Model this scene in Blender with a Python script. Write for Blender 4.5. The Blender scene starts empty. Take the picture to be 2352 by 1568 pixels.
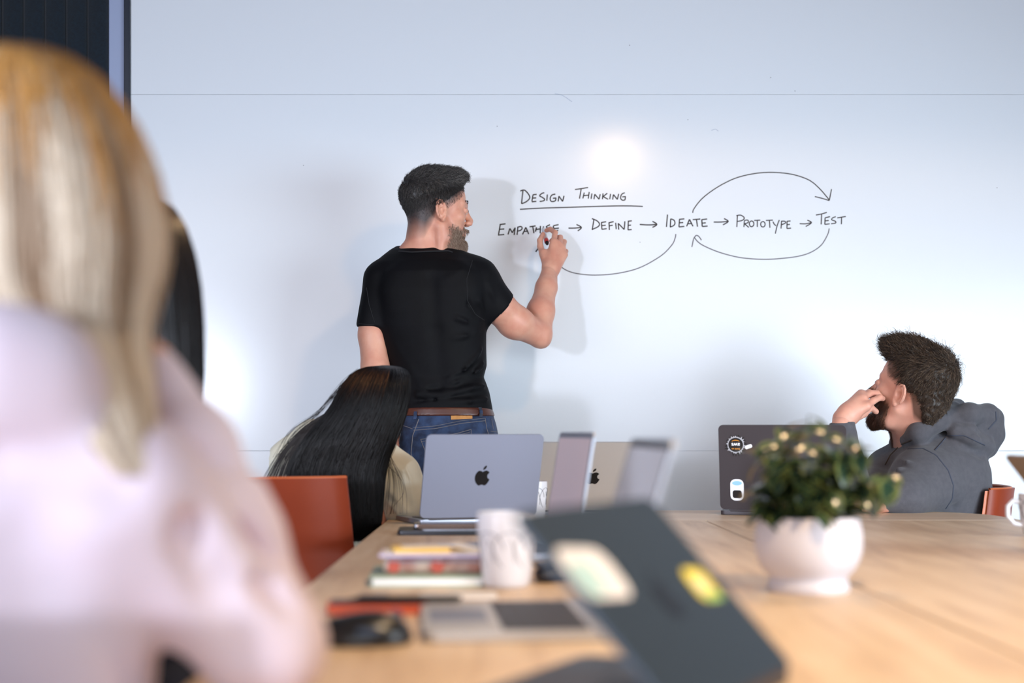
import bpy, bmesh, math, random
import numpy as np
from mathutils import Vector, Matrix
from mathutils.bvhtree import BVHTree

random.seed(7); rng = np.random.default_rng(7)
SC = bpy.context.scene
COL = SC.collection
PI = math.pi
R_ = math.radians
F_PX, CX, CY, EYE = 3530.0, 1140.0, 988.0, 0.97
TABLE_Z = 0.74

def W(px, py, Y):
    """pixel of the 2352x1568 photograph at distance Y (m) -> world point"""
    return np.array(((px - CX) / F_PX * Y, Y, EYE - (py - CY) / F_PX * Y))

# ------------------------------------------------------------------ camera, lights, exposure
cam_data = bpy.data.cameras.new('camera')
cam = bpy.data.objects.new('camera', cam_data); COL.objects.link(cam)
cam.location = (0, 0, EYE); cam.rotation_euler = (PI / 2, 0, 0)
cam_data.sensor_width = 36.0
cam_data.lens = F_PX / 2352 * 36.0
cam_data.shift_x = (1176 - CX) / 2352
cam_data.shift_y = (CY - 784) / 2352
cam_data.clip_start = 0.05
cam_data.dof.use_dof = True
cam_data.dof.focus_distance = 4.6
cam_data.dof.aperture_fstop = 2.3
SC.camera = cam

world = bpy.data.worlds.new('world'); SC.world = world; world.use_nodes = True
world.node_tree.nodes['Background'].inputs[0].default_value = (0.75, 0.85, 1.0, 1)
world.node_tree.nodes['Background'].inputs[1].default_value = 0.6

SC.view_settings.view_transform = 'Standard'
SC.view_settings.look = 'None'
SC.view_settings.gamma = 1.0
SC.view_settings.use_curve_mapping = False
SC.view_settings.exposure = 0.1

def light(name, kind, loc, aim, energy, color, **kw):
    d = bpy.data.lights.new(name, kind); o = bpy.data.objects.new(name, d); COL.objects.link(o)
    o.location = loc
    o.rotation_euler = (Vector(aim) - Vector(loc)).to_track_quat('-Z', 'Y').to_euler()
    d.energy = energy; d.color = color
    for k, v in kw.items(): setattr(d, k, v)
    return o

# daylight through the long window of the right wall, and the windows behind the photographer
light('window_daylight_right', 'AREA', (4.15, 1.95, 1.05), (1.4, 5.3, 0.05), 118, (0.76, 0.89, 1.0), shape='RECTANGLE', size=5.2, size_y=1.4, spread=R_(90))
light('fill_light_left', 'AREA', (-3.65, 0.6, 1.2), (-0.3, 5.3, 0.5), 58, (0.90, 0.91, 1.0), shape='RECTANGLE', size=4.2, size_y=1.8, spread=R_(120))  # unseen fill lamp added to brighten the left middle of the board
light('window_daylight_back', 'AREA', (0.6, -3.9, 1.90), (0.1, 5.3, -1.1), 23, (0.80, 0.89, 1.0), shape='RECTANGLE', size=5.5, size_y=1.3, spread=R_(70))
# small far window pane that throws the soft grey shadow to the right
light('window_daylight_key', 'AREA', (-2.60, -2.5, 1.32), (0.0, 5.0, 1.3), 140, (0.76, 0.84, 1.0), shape='DISK', size=0.26)
# warm ceiling spotlight over the table
light('spotlight_warm', 'SPOT', (0.60, 2.85, 2.40), (0.60, 2.86, 0.74), 42, (1.0, 0.66, 0.36), shadow_soft_size=0.085, spot_size=R_(166), spot_blend=0.12)
light('spotlight_near', 'SPOT', (0.80, 0.9, 2.45), (0.8, 1.5, 0.74), 175, (1.0, 0.73, 0.44), shadow_soft_size=0.07, spot_size=R_(76), spot_blend=0.6)

# ------------------------------------------------------------------ materials
MATS = {}
def mat(name, color, rough=0.5, metal=0.0, spec=0.5, coat=0.0, coat_rough=0.1, noise=None, bump=None, sss=0.0, sheen=0.0, emit=None, tone=None):
    """noise=(scale, amount, colour2); bump=(scale, strength, distance); tone=colour mixed in by the 'tone' attribute"""
    m = bpy.data.materials.new(name); m.use_nodes = True
    nt = m.node_tree; b = nt.nodes['Principled BSDF']
    c = (*color, 1)
    b.inputs['Base Color'].default_value = c
    b.inputs['Roughness'].default_value = rough
    b.inputs['Metallic'].default_value = metal
    b.inputs['Specular IOR Level'].default_value = spec
    b.inputs['Coat Weight'].default_value = coat
    b.inputs['Coat Roughness'].default_value = coat_rough
    if sss:
        b.inputs['Subsurface Weight'].default_value = sss
        b.inputs['Subsurface Radius'].default_value = (0.012, 0.005, 0.003)
        b.inputs['Subsurface Scale'].default_value = 1.0
    if sheen:
        b.inputs['Sheen Weight'].default_value = sheen; b.inputs['Sheen Roughness'].default_value = 0.5
    src = None
    tc = nt.nodes.new('ShaderNodeTexCoord')
    def rgb(col):
        n = nt.nodes.new('ShaderNodeRGB'); n.outputs[0].default_value = (*col, 1); return n.outputs[0]
    if noise:
        n = nt.nodes.new('ShaderNodeTexNoise'); n.inputs['Scale'].default_value = noise[0]; n.inputs['Detail'].default_value = 5
        nt.links.new(tc.outputs['Object'], n.inputs['Vector'])
        mr = nt.nodes.new('ShaderNodeMapRange'); mr.inputs[1].default_value = 0.35; mr.inputs[2].default_value = 0.65
        mr.inputs[4].default_value = noise[1]
        nt.links.new(n.outputs[0], mr.inputs[0])
        mx = nt.nodes.new('ShaderNodeMix'); mx.data_type = 'RGBA'
        nt.links.new(mr.outputs[0], mx.inputs[0]); mx.inputs[6].default_value = c; mx.inputs[7].default_value = (*noise[2], 1)
        src = mx.outputs[2]
    if tone:
        at = nt.nodes.new('ShaderNodeAttribute'); at.attribute_name = 'tone'
        mx = nt.nodes.new('ShaderNodeMix'); mx.data_type = 'RGBA'
        nt.links.new(at.outputs['Fac'], mx.inputs[0])
        if src: nt.links.new(src, mx.inputs[6])
        else: mx.inputs[6].default_value = c
        mx.inputs[7].default_value = (*tone, 1)
        src = mx.outputs[2]
    if src: nt.links.new(src, b.inputs['Base Color'])
    if bump:
        n = nt.nodes.new('ShaderNodeTexNoise'); n.inputs['Scale'].default_value = bump[0]; n.inputs['Detail'].default_value = 3
        nt.links.new(tc.outputs['Object'], n.inputs['Vector'])
        bp = nt.nodes.new('ShaderNodeBump'); bp.inputs['Strength'].default_value = bump[1]; bp.inputs['Distance'].default_value = bump[2]
        nt.links.new(n.outputs[0], bp.inputs['Height']); nt.links.new(bp.outputs[0], b.inputs['Normal'])
    if emit:
        b.inputs['Emission Color'].default_value = (*emit[0], 1); b.inputs['Emission Strength'].default_value = emit[1]
    MATS[name] = m
    return m

def srgb(r, g, b):
    f = lambda v: ((v / 255 + 0.055) / 1.055) ** 2.4 if v > 10 else v / 255 / 12.92
    return (f(r), f(g), f(b))

def wood(name, along, c1, c2, c3):
    m = bpy.data.materials.new(name); m.use_nodes = True
    nt = m.node_tree; b = nt.nodes['Principled BSDF']
    tc = nt.nodes.new('ShaderNodeTexCoord'); mp = nt.nodes.new('ShaderNodeMapping')
    mp.inputs['Scale'].default_value = (14, 1.1, 14) if along == 'y' else (1.1, 14, 14)
    nt.links.new(tc.outputs['Object'], mp.inputs[0])
    n = nt.nodes.new('ShaderNodeTexNoise'); n.inputs['Scale'].default_value = 1.6; n.inputs['Detail'].default_value = 8; n.inputs['Roughness'].default_value = 0.62; n.inputs['Distortion'].default_value = 0.5
    nt.links.new(mp.outputs[0], n.inputs['Vector'])
    cr = nt.nodes.new('ShaderNodeValToRGB'); e = cr.color_ramp.elements
    e[0].position = 0.3; e[0].color = (*c1, 1); e[1].position = 0.72; e[1].color = (*c3, 1)
    k = cr.color_ramp.elements.new(0.5); k.color = (*c2, 1)
    nt.links.new(n.outputs[0], cr.inputs[0]); nt.links.new(cr.outputs[0], b.inputs['Base Color'])
    b.inputs['Roughness'].default_value = 0.42; b.inputs['Specular IOR Level'].default_value = 0.5
    bp = nt.nodes.new('ShaderNodeBump'); bp.inputs['Strength'].default_value = 0.15; bp.inputs['Distance'].default_value = 0.001
    nt.links.new(n.outputs[0], bp.inputs['Height']); nt.links.new(bp.outputs[0], b.inputs['Normal'])
    MATS[name] = m; return m

M_BOARD = mat('whiteboard_enamel', (0.79, 0.81, 0.85), 0.42, coat=0.5, coat_rough=0.17, bump=(95, 0.10, 0.002))
M_WALL = mat('painted_wall', srgb(205, 208, 215), 0.7, bump=(60, 0.1, 0.002))
M_WALLB = mat('grey_wall', srgb(128, 132, 145), 0.8, bump=(60, 0.1, 0.002))
M_CEIL = mat('ceiling_paint', srgb(110, 122, 145), 0.9, bump=(40, 0.1, 0.002))
M_FLOOR = mat('carpet', srgb(120, 118, 118), 0.95, noise=(90, 0.5, srgb(92, 92, 96)), bump=(300, 0.5, 0.004))
M_FELT = mat('navy_felt', srgb(6, 20, 32), 0.8, noise=(120, 0.5, srgb(14, 38, 54)), bump=(400, 0.4, 0.002), sheen=0.15)
M_FRAME = mat('black_frame', srgb(22, 28, 44), 0.4)
M_STRIP = mat('pale_trim', srgb(158, 168, 198), 0.5)
M_INK = mat('marker_ink', srgb(46, 38, 38), 0.5)
M_INKF = mat('marker_ink_dry', srgb(96, 92, 96), 0.5)
M_SEAM = mat('seam_gap', srgb(165, 172, 190), 0.6)
M_WOOD = wood('oak_lengthwise', 'y', srgb(196, 164, 128), srgb(222, 192, 156), srgb(236, 210, 178))
M_WOODX = wood('oak_crosswise', 'x', srgb(202, 172, 142), srgb(222, 196, 166), srgb(238, 216, 190))
M_EDGE = mat('table_edge', srgb(190, 150, 112), 0.5)
M_BLACKMET = mat('black_metal', srgb(24, 24, 27), 0.4, metal=0.6)
M_SKIN = mat('skin', srgb(214, 158, 134), 0.48, noise=(22, 0.6, srgb(196, 126, 106)), bump=(260, 0.12, 0.001), sss=0.12, tone=srgb(50, 44, 46))
M_SKIN2 = mat('skin_pale', srgb(222, 164, 142), 0.5, noise=(22, 0.5, srgb(208, 140, 120)), bump=(260, 0.1, 0.001), sss=0.12, tone=srgb(98, 68, 54))
M_EYE = mat('eye', srgb(215, 210, 205), 0.2)
M_BROW = mat('eyebrow_hair', srgb(52, 42, 38), 0.7)
M_HAIRD = mat('dark_grey_hair', srgb(30, 28, 29), 0.45, spec=0.4, tone=srgb(112, 108, 106))
M_HAIRB = mat('brown_hair', srgb(38, 28, 22), 0.45, spec=0.35, tone=srgb(138, 114, 94))
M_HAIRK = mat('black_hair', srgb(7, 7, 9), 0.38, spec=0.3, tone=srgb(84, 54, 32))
M_HAIRK2 = mat('black_hair_far', srgb(15, 15, 19), 0.36, spec=0.5, tone=srgb(62, 40, 28))
M_BLOND = mat('blonde_hair', srgb(236, 218, 194), 0.5, spec=0.3, tone=srgb(140, 108, 78))
M_BLONDT = mat('blonde_hair_honey', srgb(214, 158, 88), 0.5, spec=0.3, tone=srgb(180, 122, 62))
M_BEARD = mat('grizzled_beard', srgb(112, 86, 68), 0.6, tone=srgb(196, 174, 156))
M_BEARD2 = mat('brown_beard', srgb(84, 52, 36), 0.55, tone=srgb(132, 90, 62))
M_TEE = mat('black_jersey', srgb(7, 7, 10), 0.68, spec=0.15, bump=(700, 0.2, 0.001), noise=(9, 0.5, srgb(12, 12, 17)))
M_JEAN = mat('blue_denim', srgb(20, 34, 62), 0.8, noise=(30, 0.8, srgb(48, 70, 108)), bump=(520, 0.4, 0.001), sheen=0.1)
M_STITCH = mat('denim_stitch', srgb(112, 108, 112), 0.8)
M_DENIMD = mat('dark_denim', srgb(34, 40, 58), 0.85, noise=(60, 0.4, srgb(46, 52, 70)), bump=(500, 0.3, 0.001))
M_BELT = mat('brown_belt_leather', srgb(84, 42, 28), 0.38, noise=(40, 0.5, srgb(58, 28, 20)))
M_PATCH = mat('tan_leather_patch', srgb(196, 138, 74), 0.6, noise=(70, 0.5, srgb(170, 112, 56)))
M_HOOD = mat('grey_hoodie_fleece', srgb(88, 86, 91), 0.95, spec=.2, noise=(70, 0.5, srgb(74, 72, 78)), bump=(420, 0.35, 0.0015), sheen=0.15)
M_HOODD = mat('hoodie_seam', srgb(66, 70, 84), 0.95)
M_PINK = mat('pale_pink_fleece', srgb(236, 220, 230), 0.9, noise=(10, 0.5, srgb(232, 208, 218)), sheen=0.2)
M_CREAM = mat('cream_cotton', srgb(244, 241, 220), 0.85, noise=(25, 0.4, srgb(236, 232, 206)), bump=(300, 0.3, 0.001))
M_LEATHER = mat('orange_leather', srgb(142, 56, 28), 0.42, spec=0.3, noise=(14, 0.4, srgb(128, 48, 24)), bump=(500, 0.15, 0.0008))
M_LEATHERD = mat('orange_leather_edge', srgb(196, 98, 48), 0.4)
M_ALU = mat('silver_aluminium', srgb(176, 180, 192), 0.42, metal=0.7)
M_ALUG = mat('grey_aluminium', srgb(138, 143, 162), 0.45, metal=0.35)
M_ALUT = mat('satin_aluminium', srgb(205, 202, 200), 0.40, metal=0.5)
M_SLATE = mat('dark_slate_aluminium', srgb(50, 64, 78), 0.42, metal=0.35)
M_CHAR = mat('charcoal_lid', srgb(66, 60, 64), 0.45, metal=0.25)
M_LOGO = mat('mirror_logo', srgb(34, 34, 38), 0.2, metal=0.6)
M_SCREEN = mat('dark_screen', srgb(60, 58, 62), 0.12, spec=0.8)
M_SCREENG = mat('grey_screen_reflection', srgb(222, 220, 224), 0.45, spec=0.6)  # base colour lightened to stand in for a bright reflection
M_SCREENP = mat('dusty_screen_pink_reflection', srgb(238, 216, 218), 0.5, spec=0.6)  # reflection of pink clothes put into the screen colour
M_KEY = mat('black_keys', srgb(52, 48, 50), 0.5)
M_PORC = mat('white_porcelain', srgb(226, 224, 230), 0.32, coat=0.4, coat_rough=0.15)
M_POT = mat('white_matte_pot', srgb(212, 206, 212), 0.5)
M_SOIL = mat('potting_soil', srgb(60, 44, 34), 1.0, bump=(120, 1.0, 0.01))
M_LINE = mat('mug_line_print', srgb(60, 60, 72), 0.5)
M_STWHITE = mat('white_sticker', srgb(240, 240, 244), 0.4)
M_STTEAL = mat('teal_sticker_print', srgb(176, 218, 220), 0.4)
M_STYEL = mat('yellow_sticker', srgb(236, 216, 66), 0.4)
M_STGRN = mat('green_sticker_print', srgb(150, 200, 110), 0.4)
M_STCREAM = mat('cream_sticker_print', srgb(248, 240, 190), 0.4)
M_STBLK = mat('black_sticker', srgb(24, 22, 24), 0.4)
M_STBLUE = mat('blue_sticker_print', srgb(150, 200, 236), 0.4)
M_STORANGE = mat('orange_sticker_print', srgb(226, 150, 50), 0.4)
M_STGREY = mat('silver_sticker', srgb(178, 178, 184), 0.4)
M_LEAF = mat('plant_leaf_green', srgb(34, 58, 40), 0.24, spec=1.0, noise=(40, 0.5, srgb(24, 44, 32)), tone=srgb(156, 160, 84))
M_STEM = mat('plant_stem', srgb(70, 84, 44), 0.6)
M_MOUSE = mat('black_mouse', srgb(30, 28, 28), 0.3)
M_MOUSEB = mat('blue_mouse_wheel', srgb(52, 70, 98), 0.4)
M_RED = mat('marker_red', srgb(214, 60, 56), 0.4)
M_REDBOOK = mat('orange_red_cover', srgb(200, 84, 48), 0.5)
M_MAROON = mat('dark_maroon', srgb(70, 30, 26), 0.5)
M_GREENB = mat('sage_notebook_cover', srgb(168, 184, 162), 0.6)
M_PAPER = mat('paper', srgb(242, 236, 232), 0.7)
M_LILAC = mat('lilac_paper', srgb(206, 190, 216), 0.6)
M_YELLOW = mat('yellow_paper', srgb(246, 204, 110), 0.6)
M_PATTERN = mat('patterned_case', srgb(196, 172, 154), 0.45, noise=(38, 1.0, srgb(150, 74, 58)))
M_BRONZE = mat('bronze_phone_metal', srgb(120, 100, 90), 0.22, metal=0.8)
M_PHONE = mat('black_phone_case', srgb(34, 34, 42), 0.35)
M_SHOE = mat('shoe_leather', srgb(48, 40, 36), 0.5)
M_BTOP = mat('dark_knit_top', srgb(40, 42, 52), 0.9)
M_LAMP = mat('lamp_glow', (1, 0.8, 0.55), 0.5, emit=((1, 0.72, 0.42), 30))

# ------------------------------------------------------------------ object helpers
def tag(o, label=None, cat=None, group=None, kind=None):
    if label: o['label'] = label
    if cat: o['category'] = cat
    if group: o['group'] = group
    if kind: o['kind'] = kind
    return o

def thing(name, label, cat, loc=(0, 0, 0), rotz=0, group=None):
    o = bpy.data.objects.new(name, None); COL.objects.link(o); o.empty_display_size = 0.1
    o.location = loc; o.rotation_euler = (0, 0, rotz)
    return tag(o, label, cat, group)

def mesh_obj(name, verts, faces, mats, parent=None, smooth=True, tone=None, fmat=None):
    """verts in the parent's local space"""
    me = bpy.data.meshes.new(name)
    verts = np.asarray(verts, np.float32)
    if isinstance(faces, np.ndarray):
        n, k = faces.shape
        me.vertices.add(len(verts)); me.vertices.foreach_set('co', verts.ravel())
        me.loops.add(n * k); me.loops.foreach_set('vertex_index', faces.astype(np.int32).ravel())
        me.polygons.add(n)
        me.polygons.foreach_set('loop_start', np.arange(0, n * k, k, dtype=np.int32))
        me.polygons.foreach_set('loop_total', np.full(n, k, np.int32))
        me.update(calc_edges=True)
    else:
        me.from_pydata([tuple(map(float, v)) for v in verts], [], faces); me.update()
    if not isinstance(mats, (list, tuple)): mats = [mats]
    for m in mats: me.materials.append(m)
    if fmat is not None: me.polygons.foreach_set('material_index', np.asarray(fmat, np.int32))
    if smooth: me.polygons.foreach_set('use_smooth', np.ones(len(me.polygons), bool))
    if tone is not None:
        a = me.attributes.new('tone', 'FLOAT', 'POINT'); a.data.foreach_set('value', np.clip(np.asarray(tone, np.float32), 0, 1))
    me.validate()
    o = bpy.data.objects.new(name, me); COL.objects.link(o)
    if parent: o.parent = parent
    return o

def bm_obj(name, bm, mats, parent=None, smooth=False, sharp=20):
    me = bpy.data.meshes.new(name)
    bmesh.ops.recalc_face_normals(bm, faces=bm.faces[:])
    bm.to_mesh(me); bm.free()
    if not isinstance(mats, (list, tuple)): mats = [mats]
    for m in mats: me.materials.append(m)
    if smooth:
        me.polygons.foreach_set('use_smooth', np.ones(len(me.polygons), bool))
        try: me.set_sharp_from_angle(angle=R_(sharp))
        except Exception: pass
    o = bpy.data.objects.new(name, me); COL.objects.link(o)
    if parent: o.parent = parent
    return o

def add_box(bm, c, s, bevel=0.0, rot=None, seg=2):
    r = bmesh.ops.create_cube(bm, size=1.0)
    vs = r['verts']
    M = Matrix.Translation(c) @ (rot.to_4x4() if rot else Matrix.Identity(4)) @ Matrix.Diagonal((*s, 1))
    bmesh.ops.transform(bm, matrix=M, verts=vs)
    if bevel:
        es = set(e for v in vs for e in v.link_edges)
        bmesh.ops.bevel(bm, geom=list(es), offset=bevel, segments=seg, affect='EDGES', profile=0.5)
    return bm

def box(name, c, s, m, parent=None, bevel=0.0, rot=None):
    bm = bmesh.new(); add_box(bm, c, s, bevel, rot)
    return bm_obj(name, bm, m, parent, smooth=bevel > 0)

def rrect(w, h, r, n=5):
    pts = []
    for cx, cy, a0 in ((w/2-r, h/2-r, 0), (-w/2+r, h/2-r, 90), (-w/2+r, -h/2+r, 180), (w/2-r, -h/2+r, 270)):
        for i in range(n + 1):
            a = R_(a0 + 90 * i / n); pts.append((cx + r * math.cos(a), cy + r * math.sin(a)))
    return pts

def prism_bm(pts, z0, z1, bevel=0.0, bm=None):
    bm = bm or bmesh.new()
    lo = [bm.verts.new((x, y, z0)) for x, y in pts]; hi = [bm.verts.new((x, y, z1)) for x, y in pts]
    n = len(pts)
    f0 = bm.faces.new(lo[::-1]); f1 = bm.faces.new(hi)
    for i in range(n): bm.faces.new((lo[i], lo[(i+1) % n], hi[(i+1) % n], hi[i]))
    if bevel:
        es = list(f0.edges) + list(f1.edges)
        bmesh.ops.bevel(bm, geom=es, offset=bevel, segments=2, affect='EDGES', profile=0.5)
    return bm

def plate(name, w, h, t, r, m, parent=None, bevel=0.0008, off=(0, 0), z0=0.0):
    pts = [(x + off[0], y + off[1]) for x, y in rrect(w, h, r)]
    return bm_obj(name, prism_bm(pts, z0, z0 + t, bevel), m, parent, smooth=True)

def lathe(name, prof, m, parent=None, n=48, loc=(0, 0, 0)):
    v = []; f = []
    for r, z in prof:
        for i in range(n):
            a = 2 * PI * i / n; v.append((loc[0] + r * math.cos(a), loc[1] + r * math.sin(a), loc[2] + z))
    for j in range(len(prof) - 1):
        for i in range(n):
            a = j * n + i; b = j * n + (i + 1) % n; f.append((a, b, b + n, a + n))
    f.append(tuple(range(n))[::-1]); L = (len(prof) - 1) * n; f.append(tuple(range(L, L + n)))
    o = mesh_obj(name, v, f, m, parent)
    try: o.data.set_sharp_from_angle(angle=R_(50))
    except Exception: pass
    return o

def tube_arrays(paths, rad, sides=3):
    """paths (N,M,3), rad (N,M) -> verts, quads"""
    P = np.asarray(paths, float); N, Mn, _ = P.shape
    T = np.gradient(P, axis=1); T /= np.linalg.norm(T, axis=2, keepdims=True) + 1e-9
    ref = np.zeros_like(T); ref[..., 1] = 1.0
    par = np.abs(T[..., 1]) > 0.93; ref[par] = (1, 0, 0)
    U = np.cross(T, ref); U /= np.linalg.norm(U, axis=2, keepdims=True) + 1e-9
    V = np.cross(T, U)
    a = 2 * PI * np.arange(sides) / sides
    ring = (np.cos(a)[None, None, :, None] * U[:, :, None, :] + np.sin(a)[None, None, :, None] * V[:, :, None, :]) * np.asarray(rad)[:, :, None, None]
    verts = (P[:, :, None, :] + ring).reshape(-1, 3)
    base = (np.arange(N) * Mn * sides)[:, None, None] + (np.arange(Mn - 1) * sides)[None, :, None]
    i = np.arange(sides)[None, None, :]; j = (i + 1) % sides
    q = np.stack([base + i, base + j, base + sides + j, base + sides + i], -1).reshape(-1, 4)
    return verts, q

def tube(name, pts, r, m, parent=None, sides=8, n=None):
    P = np.asarray(pts, float)
    if n:
        s = np.concatenate([[0], np.cumsum(np.linalg.norm(np.diff(P, axis=0), axis=1))]); t = np.linspace(0, s[-1], n)
        P = np.stack([np.interp(t, s, P[:, i]) for i in range(3)], 1)
    rr = np.full((1, len(P)), r) if np.isscalar(r) else np.asarray(r)[None]
    v, q = tube_arrays(P[None], rr, sides)
    return mesh_obj(name, v, q, m, parent)

def join_arrays(parts):
    V = []; Q = []; n = 0
    for v, q in parts:
        V.append(v); Q.append(q + n); n += len(v)
    return np.concatenate(V), np.concatenate(Q)

# ------------------------------------------------------------------ implicit surface modelling
class Frame:
    def __init__(s, o, fwd=(0, 1, 0), up=(0, 0, 1), sc=1.0):
        f = np.array(fwd, float); f /= np.linalg.norm(f)
        r = np.cross(f, up); r /= np.linalg.norm(r); u = np.cross(r, f)
        s.o = np.array(o, float); s.R = np.stack([r, f, u], 1); s.s = sc
    def pt(s, c): return s.o + s.R @ (np.array(c, float) * s.s)
    def loc(s, P): return (P - s.o) @ s.R / s.s
ID = Frame((0, 0, 0))

class Field:
    def __init__(s, lo, hi, h):
        s.lo = np.array(lo, float); s.h = h
        s.n = np.ceil((np.array(hi, float) - s.lo) / h).astype(int) + 1
        s.ax = [(s.lo[i] + h * np.arange(s.n[i])).astype(np.float32) for i in range(3)]
        s.d = np.full(s.n, 0.5, np.float32)
    def sub(s, lo, hi):
        a = np.clip(np.floor((np.array(lo) - s.lo) / s.h).astype(int), 0, s.n); b = np.clip(np.ceil((np.array(hi) - s.lo) / s.h).astype(int) + 1, 0, s.n)
        if (b <= a).any(): return None, None
        sl = tuple(slice(a[i], b[i]) for i in range(3))
        return sl, (s.ax[0][sl[0]][:, None, None], s.ax[1][sl[1]][None, :, None], s.ax[2][sl[2]][None, None, :])
    def comb(s, sl, d, k, op='u'):
        c = s.d[sl]
        if op == 'u':
            r = np.minimum(c, d)
            if k: r = r - np.maximum(k - np.abs(c - d), 0) ** 2 / (4 * k)
        else:
            nd = -d if op == 'sub' else d
            r = np.maximum(c, nd)
            if k: r = r + np.maximum(k - np.abs(c - nd), 0) ** 2 / (4 * k)
        s.d[sl] = r
    def ell(s, c, r, k=0.01, fr=ID, op='u', R=None):
        o = fr.pt(c); r = np.array(r, float) * fr.s
        m = r.max() + k * 2 + 0.02
        sl, g = s.sub(o - m, o + m)
        if sl is None: return
        Rm = fr.R if R is None else fr.R @ R
        X, Y, Z = g[0] - o[0], g[1] - o[1], g[2] - o[2]
        q = [X * Rm[0, i] + Y * Rm[1, i] + Z * Rm[2, i] for i in range(3)]
        k0 = np.sqrt(sum((q[i] / r[i]) ** 2 for i in range(3))); k1 = np.sqrt(sum((q[i] / r[i] ** 2) ** 2 for i in range(3))) + 1e-9
        s.comb(sl, (k0 * (k0 - 1) / k1).astype(np.float32), k, op)
    def cone(s, a, b, ra, rb, k=0.01, fr=ID, op='u', cut=None, squash=None):
        a = fr.pt(a); b = fr.pt(b); ra *= fr.s; rb *= fr.s
        m = max(ra, rb) * (1.0 if squash is None else max(1, squash[1])) + k * 2 + 0.015
        sl, g = s.sub(np.minimum(a, b) - m, np.maximum(a, b) + m)
        if sl is None: return
        ba = b - a; L2 = (ba @ ba) + 1e-12
        p = [g[i] - a[i] for i in range(3)]
        t = np.clip((p[0] * ba[0] + p[1] * ba[1] + p[2] * ba[2]) / L2, 0, 1)
        w = [p[i] - t * ba[i] for i in range(3)]
        if squash is not None:
            n = np.array(squash[0], float); n /= np.linalg.norm(n); f = 1 / squash[1] - 1
            dn = w[0] * n[0] + w[1] * n[1] + w[2] * n[2]
            w = [w[i] + n[i] * dn * f for i in range(3)]
        d = np.sqrt(w[0] ** 2 + w[1] ** 2 + w[2] ** 2) - (ra + t * (rb - ra))
        if cut is not None:
            for cp, cn in cut:
                cn = np.array(cn, float); cn /= np.linalg.norm(cn)
                d = np.maximum(d, (g[0] - cp[0]) * cn[0] + (g[1] - cp[1]) * cn[1] + (g[2] - cp[2]) * cn[2])
        s.comb(sl, d.astype(np.float32), k, op)
    def chain(s, pts, rs, k=0.01, fr=ID, op='u', **kw):
        for i in range(len(pts) - 1): s.cone(pts[i], pts[i+1], rs[i], rs[i+1], k, fr, op, **kw)
    def loft(s, rows, k=0.0, p=2.2, op='u', cap=0.02, grow=0.0):
        r = np.array(sorted(rows), float); zs = r[:, 0]
        lo = (np.min(r[:, 1] - r[:, 3]) - .05, np.min(r[:, 2] - r[:, 4]) - .05, zs[0] - .05); hi = (np.max(r[:, 1] + r[:, 3]) + .05, np.max(r[:, 2] + r[:, 4]) + .05, zs[-1] + .05)
        sl, g = s.sub(lo, hi)
        if sl is None: return
        z = g[2][0, 0]; f = lambda i: np.interp(z, zs, r[:, i])[None, None, :]
        cx, cy, rx, ry = f(1), f(2), f(3) + grow, f(4) + grow
        q = (np.abs((g[0] - cx) / rx) ** p + np.abs((g[1] - cy) / ry) ** p) ** (1 / p)
        d = (q - 1) * np.minimum(rx, ry)
        zz = np.maximum(g[2] - zs[-1] - grow, zs[0] - grow - g[2]) + 0 * d
        if cap:
            d = np.maximum(d, zz) + np.maximum(cap - np.abs(d - zz), 0) ** 2 / (4 * cap)
        else: d = np.maximum(d, zz)
        s.comb(sl, d.astype(np.float32), k, op)
    def plane(s, p, n, k=0.0):
        n = np.array(n, float); n /= np.linalg.norm(n)
        g = (s.ax[0][:, None, None], s.ax[1][None, :, None], s.ax[2][None, None, :])
        d = (g[0] - p[0]) * n[0] + (g[1] - p[1]) * n[1] + (g[2] - p[2]) * n[2]
        s.comb((slice(None),) * 3, d.astype(np.float32), k, 'int')
    def ridge(s, pts, amp, w, side=-1):
        """raise (amp>0) or press (amp<0) a soft crease along a polyline"""
        for a, b in zip(pts[:-1], pts[1:]):
            a = np.array(a); b = np.array(b); m = w * 2.6
            sl, g = s.sub(np.minimum(a, b) - m, np.maximum(a, b) + m)
            if sl is None: continue
            ba = b - a; p = [g[i] - a[i] for i in range(3)]
            t = np.clip((p[0] * ba[0] + p[1] * ba[1] + p[2] * ba[2]) / (ba @ ba + 1e-12), 0, 1)
            d2 = sum((p[i] - t * ba[i]) ** 2 for i in range(3))
            s.d[sl] -= (amp * np.exp(-d2 / (w * w))).astype(np.float32)
    def mesh(s, smooth=1, w=.6):
        d = s.d; S = d < 0
        nx, ny, nz = d.shape
        cnt = np.zeros((nx-1, ny-1, nz-1), np.int8); offs = [(i, j, k) for i in (0, 1) for j in (0, 1) for k in (0, 1)]
        for i, j, k in offs: cnt += S[i:nx-1+i, j:ny-1+j, k:nz-1+k]
        act = (cnt > 0) & (cnt < 8)
        idx = np.argwhere(act)
        vid = np.full(act.shape, -1, np.int32); vid[act] = np.arange(len(idx))
        val = {o: d[idx[:, 0]+o[0], idx[:, 1]+o[1], idx[:, 2]+o[2]] for o in offs}
        acc = np.zeros((len(idx), 3)); n = np.zeros(len(idx))
        for o in offs:
            for ax in range(3):
                if o[ax]: continue
                o2 = list(o); o2[ax] = 1; o2 = tuple(o2)
                a, b = val[o], val[o2]; c = (a < 0) != (b < 0)
                t = np.where(c, a / np.where(c, a - b, 1), 0)
                pos = np.tile(np.array(o, float), (len(idx), 1)); pos[:, ax] += t
                acc += pos * c[:, None]; n += c
        V = s.lo + (idx + acc / n[:, None]) * s.h
        quads = []
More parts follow.
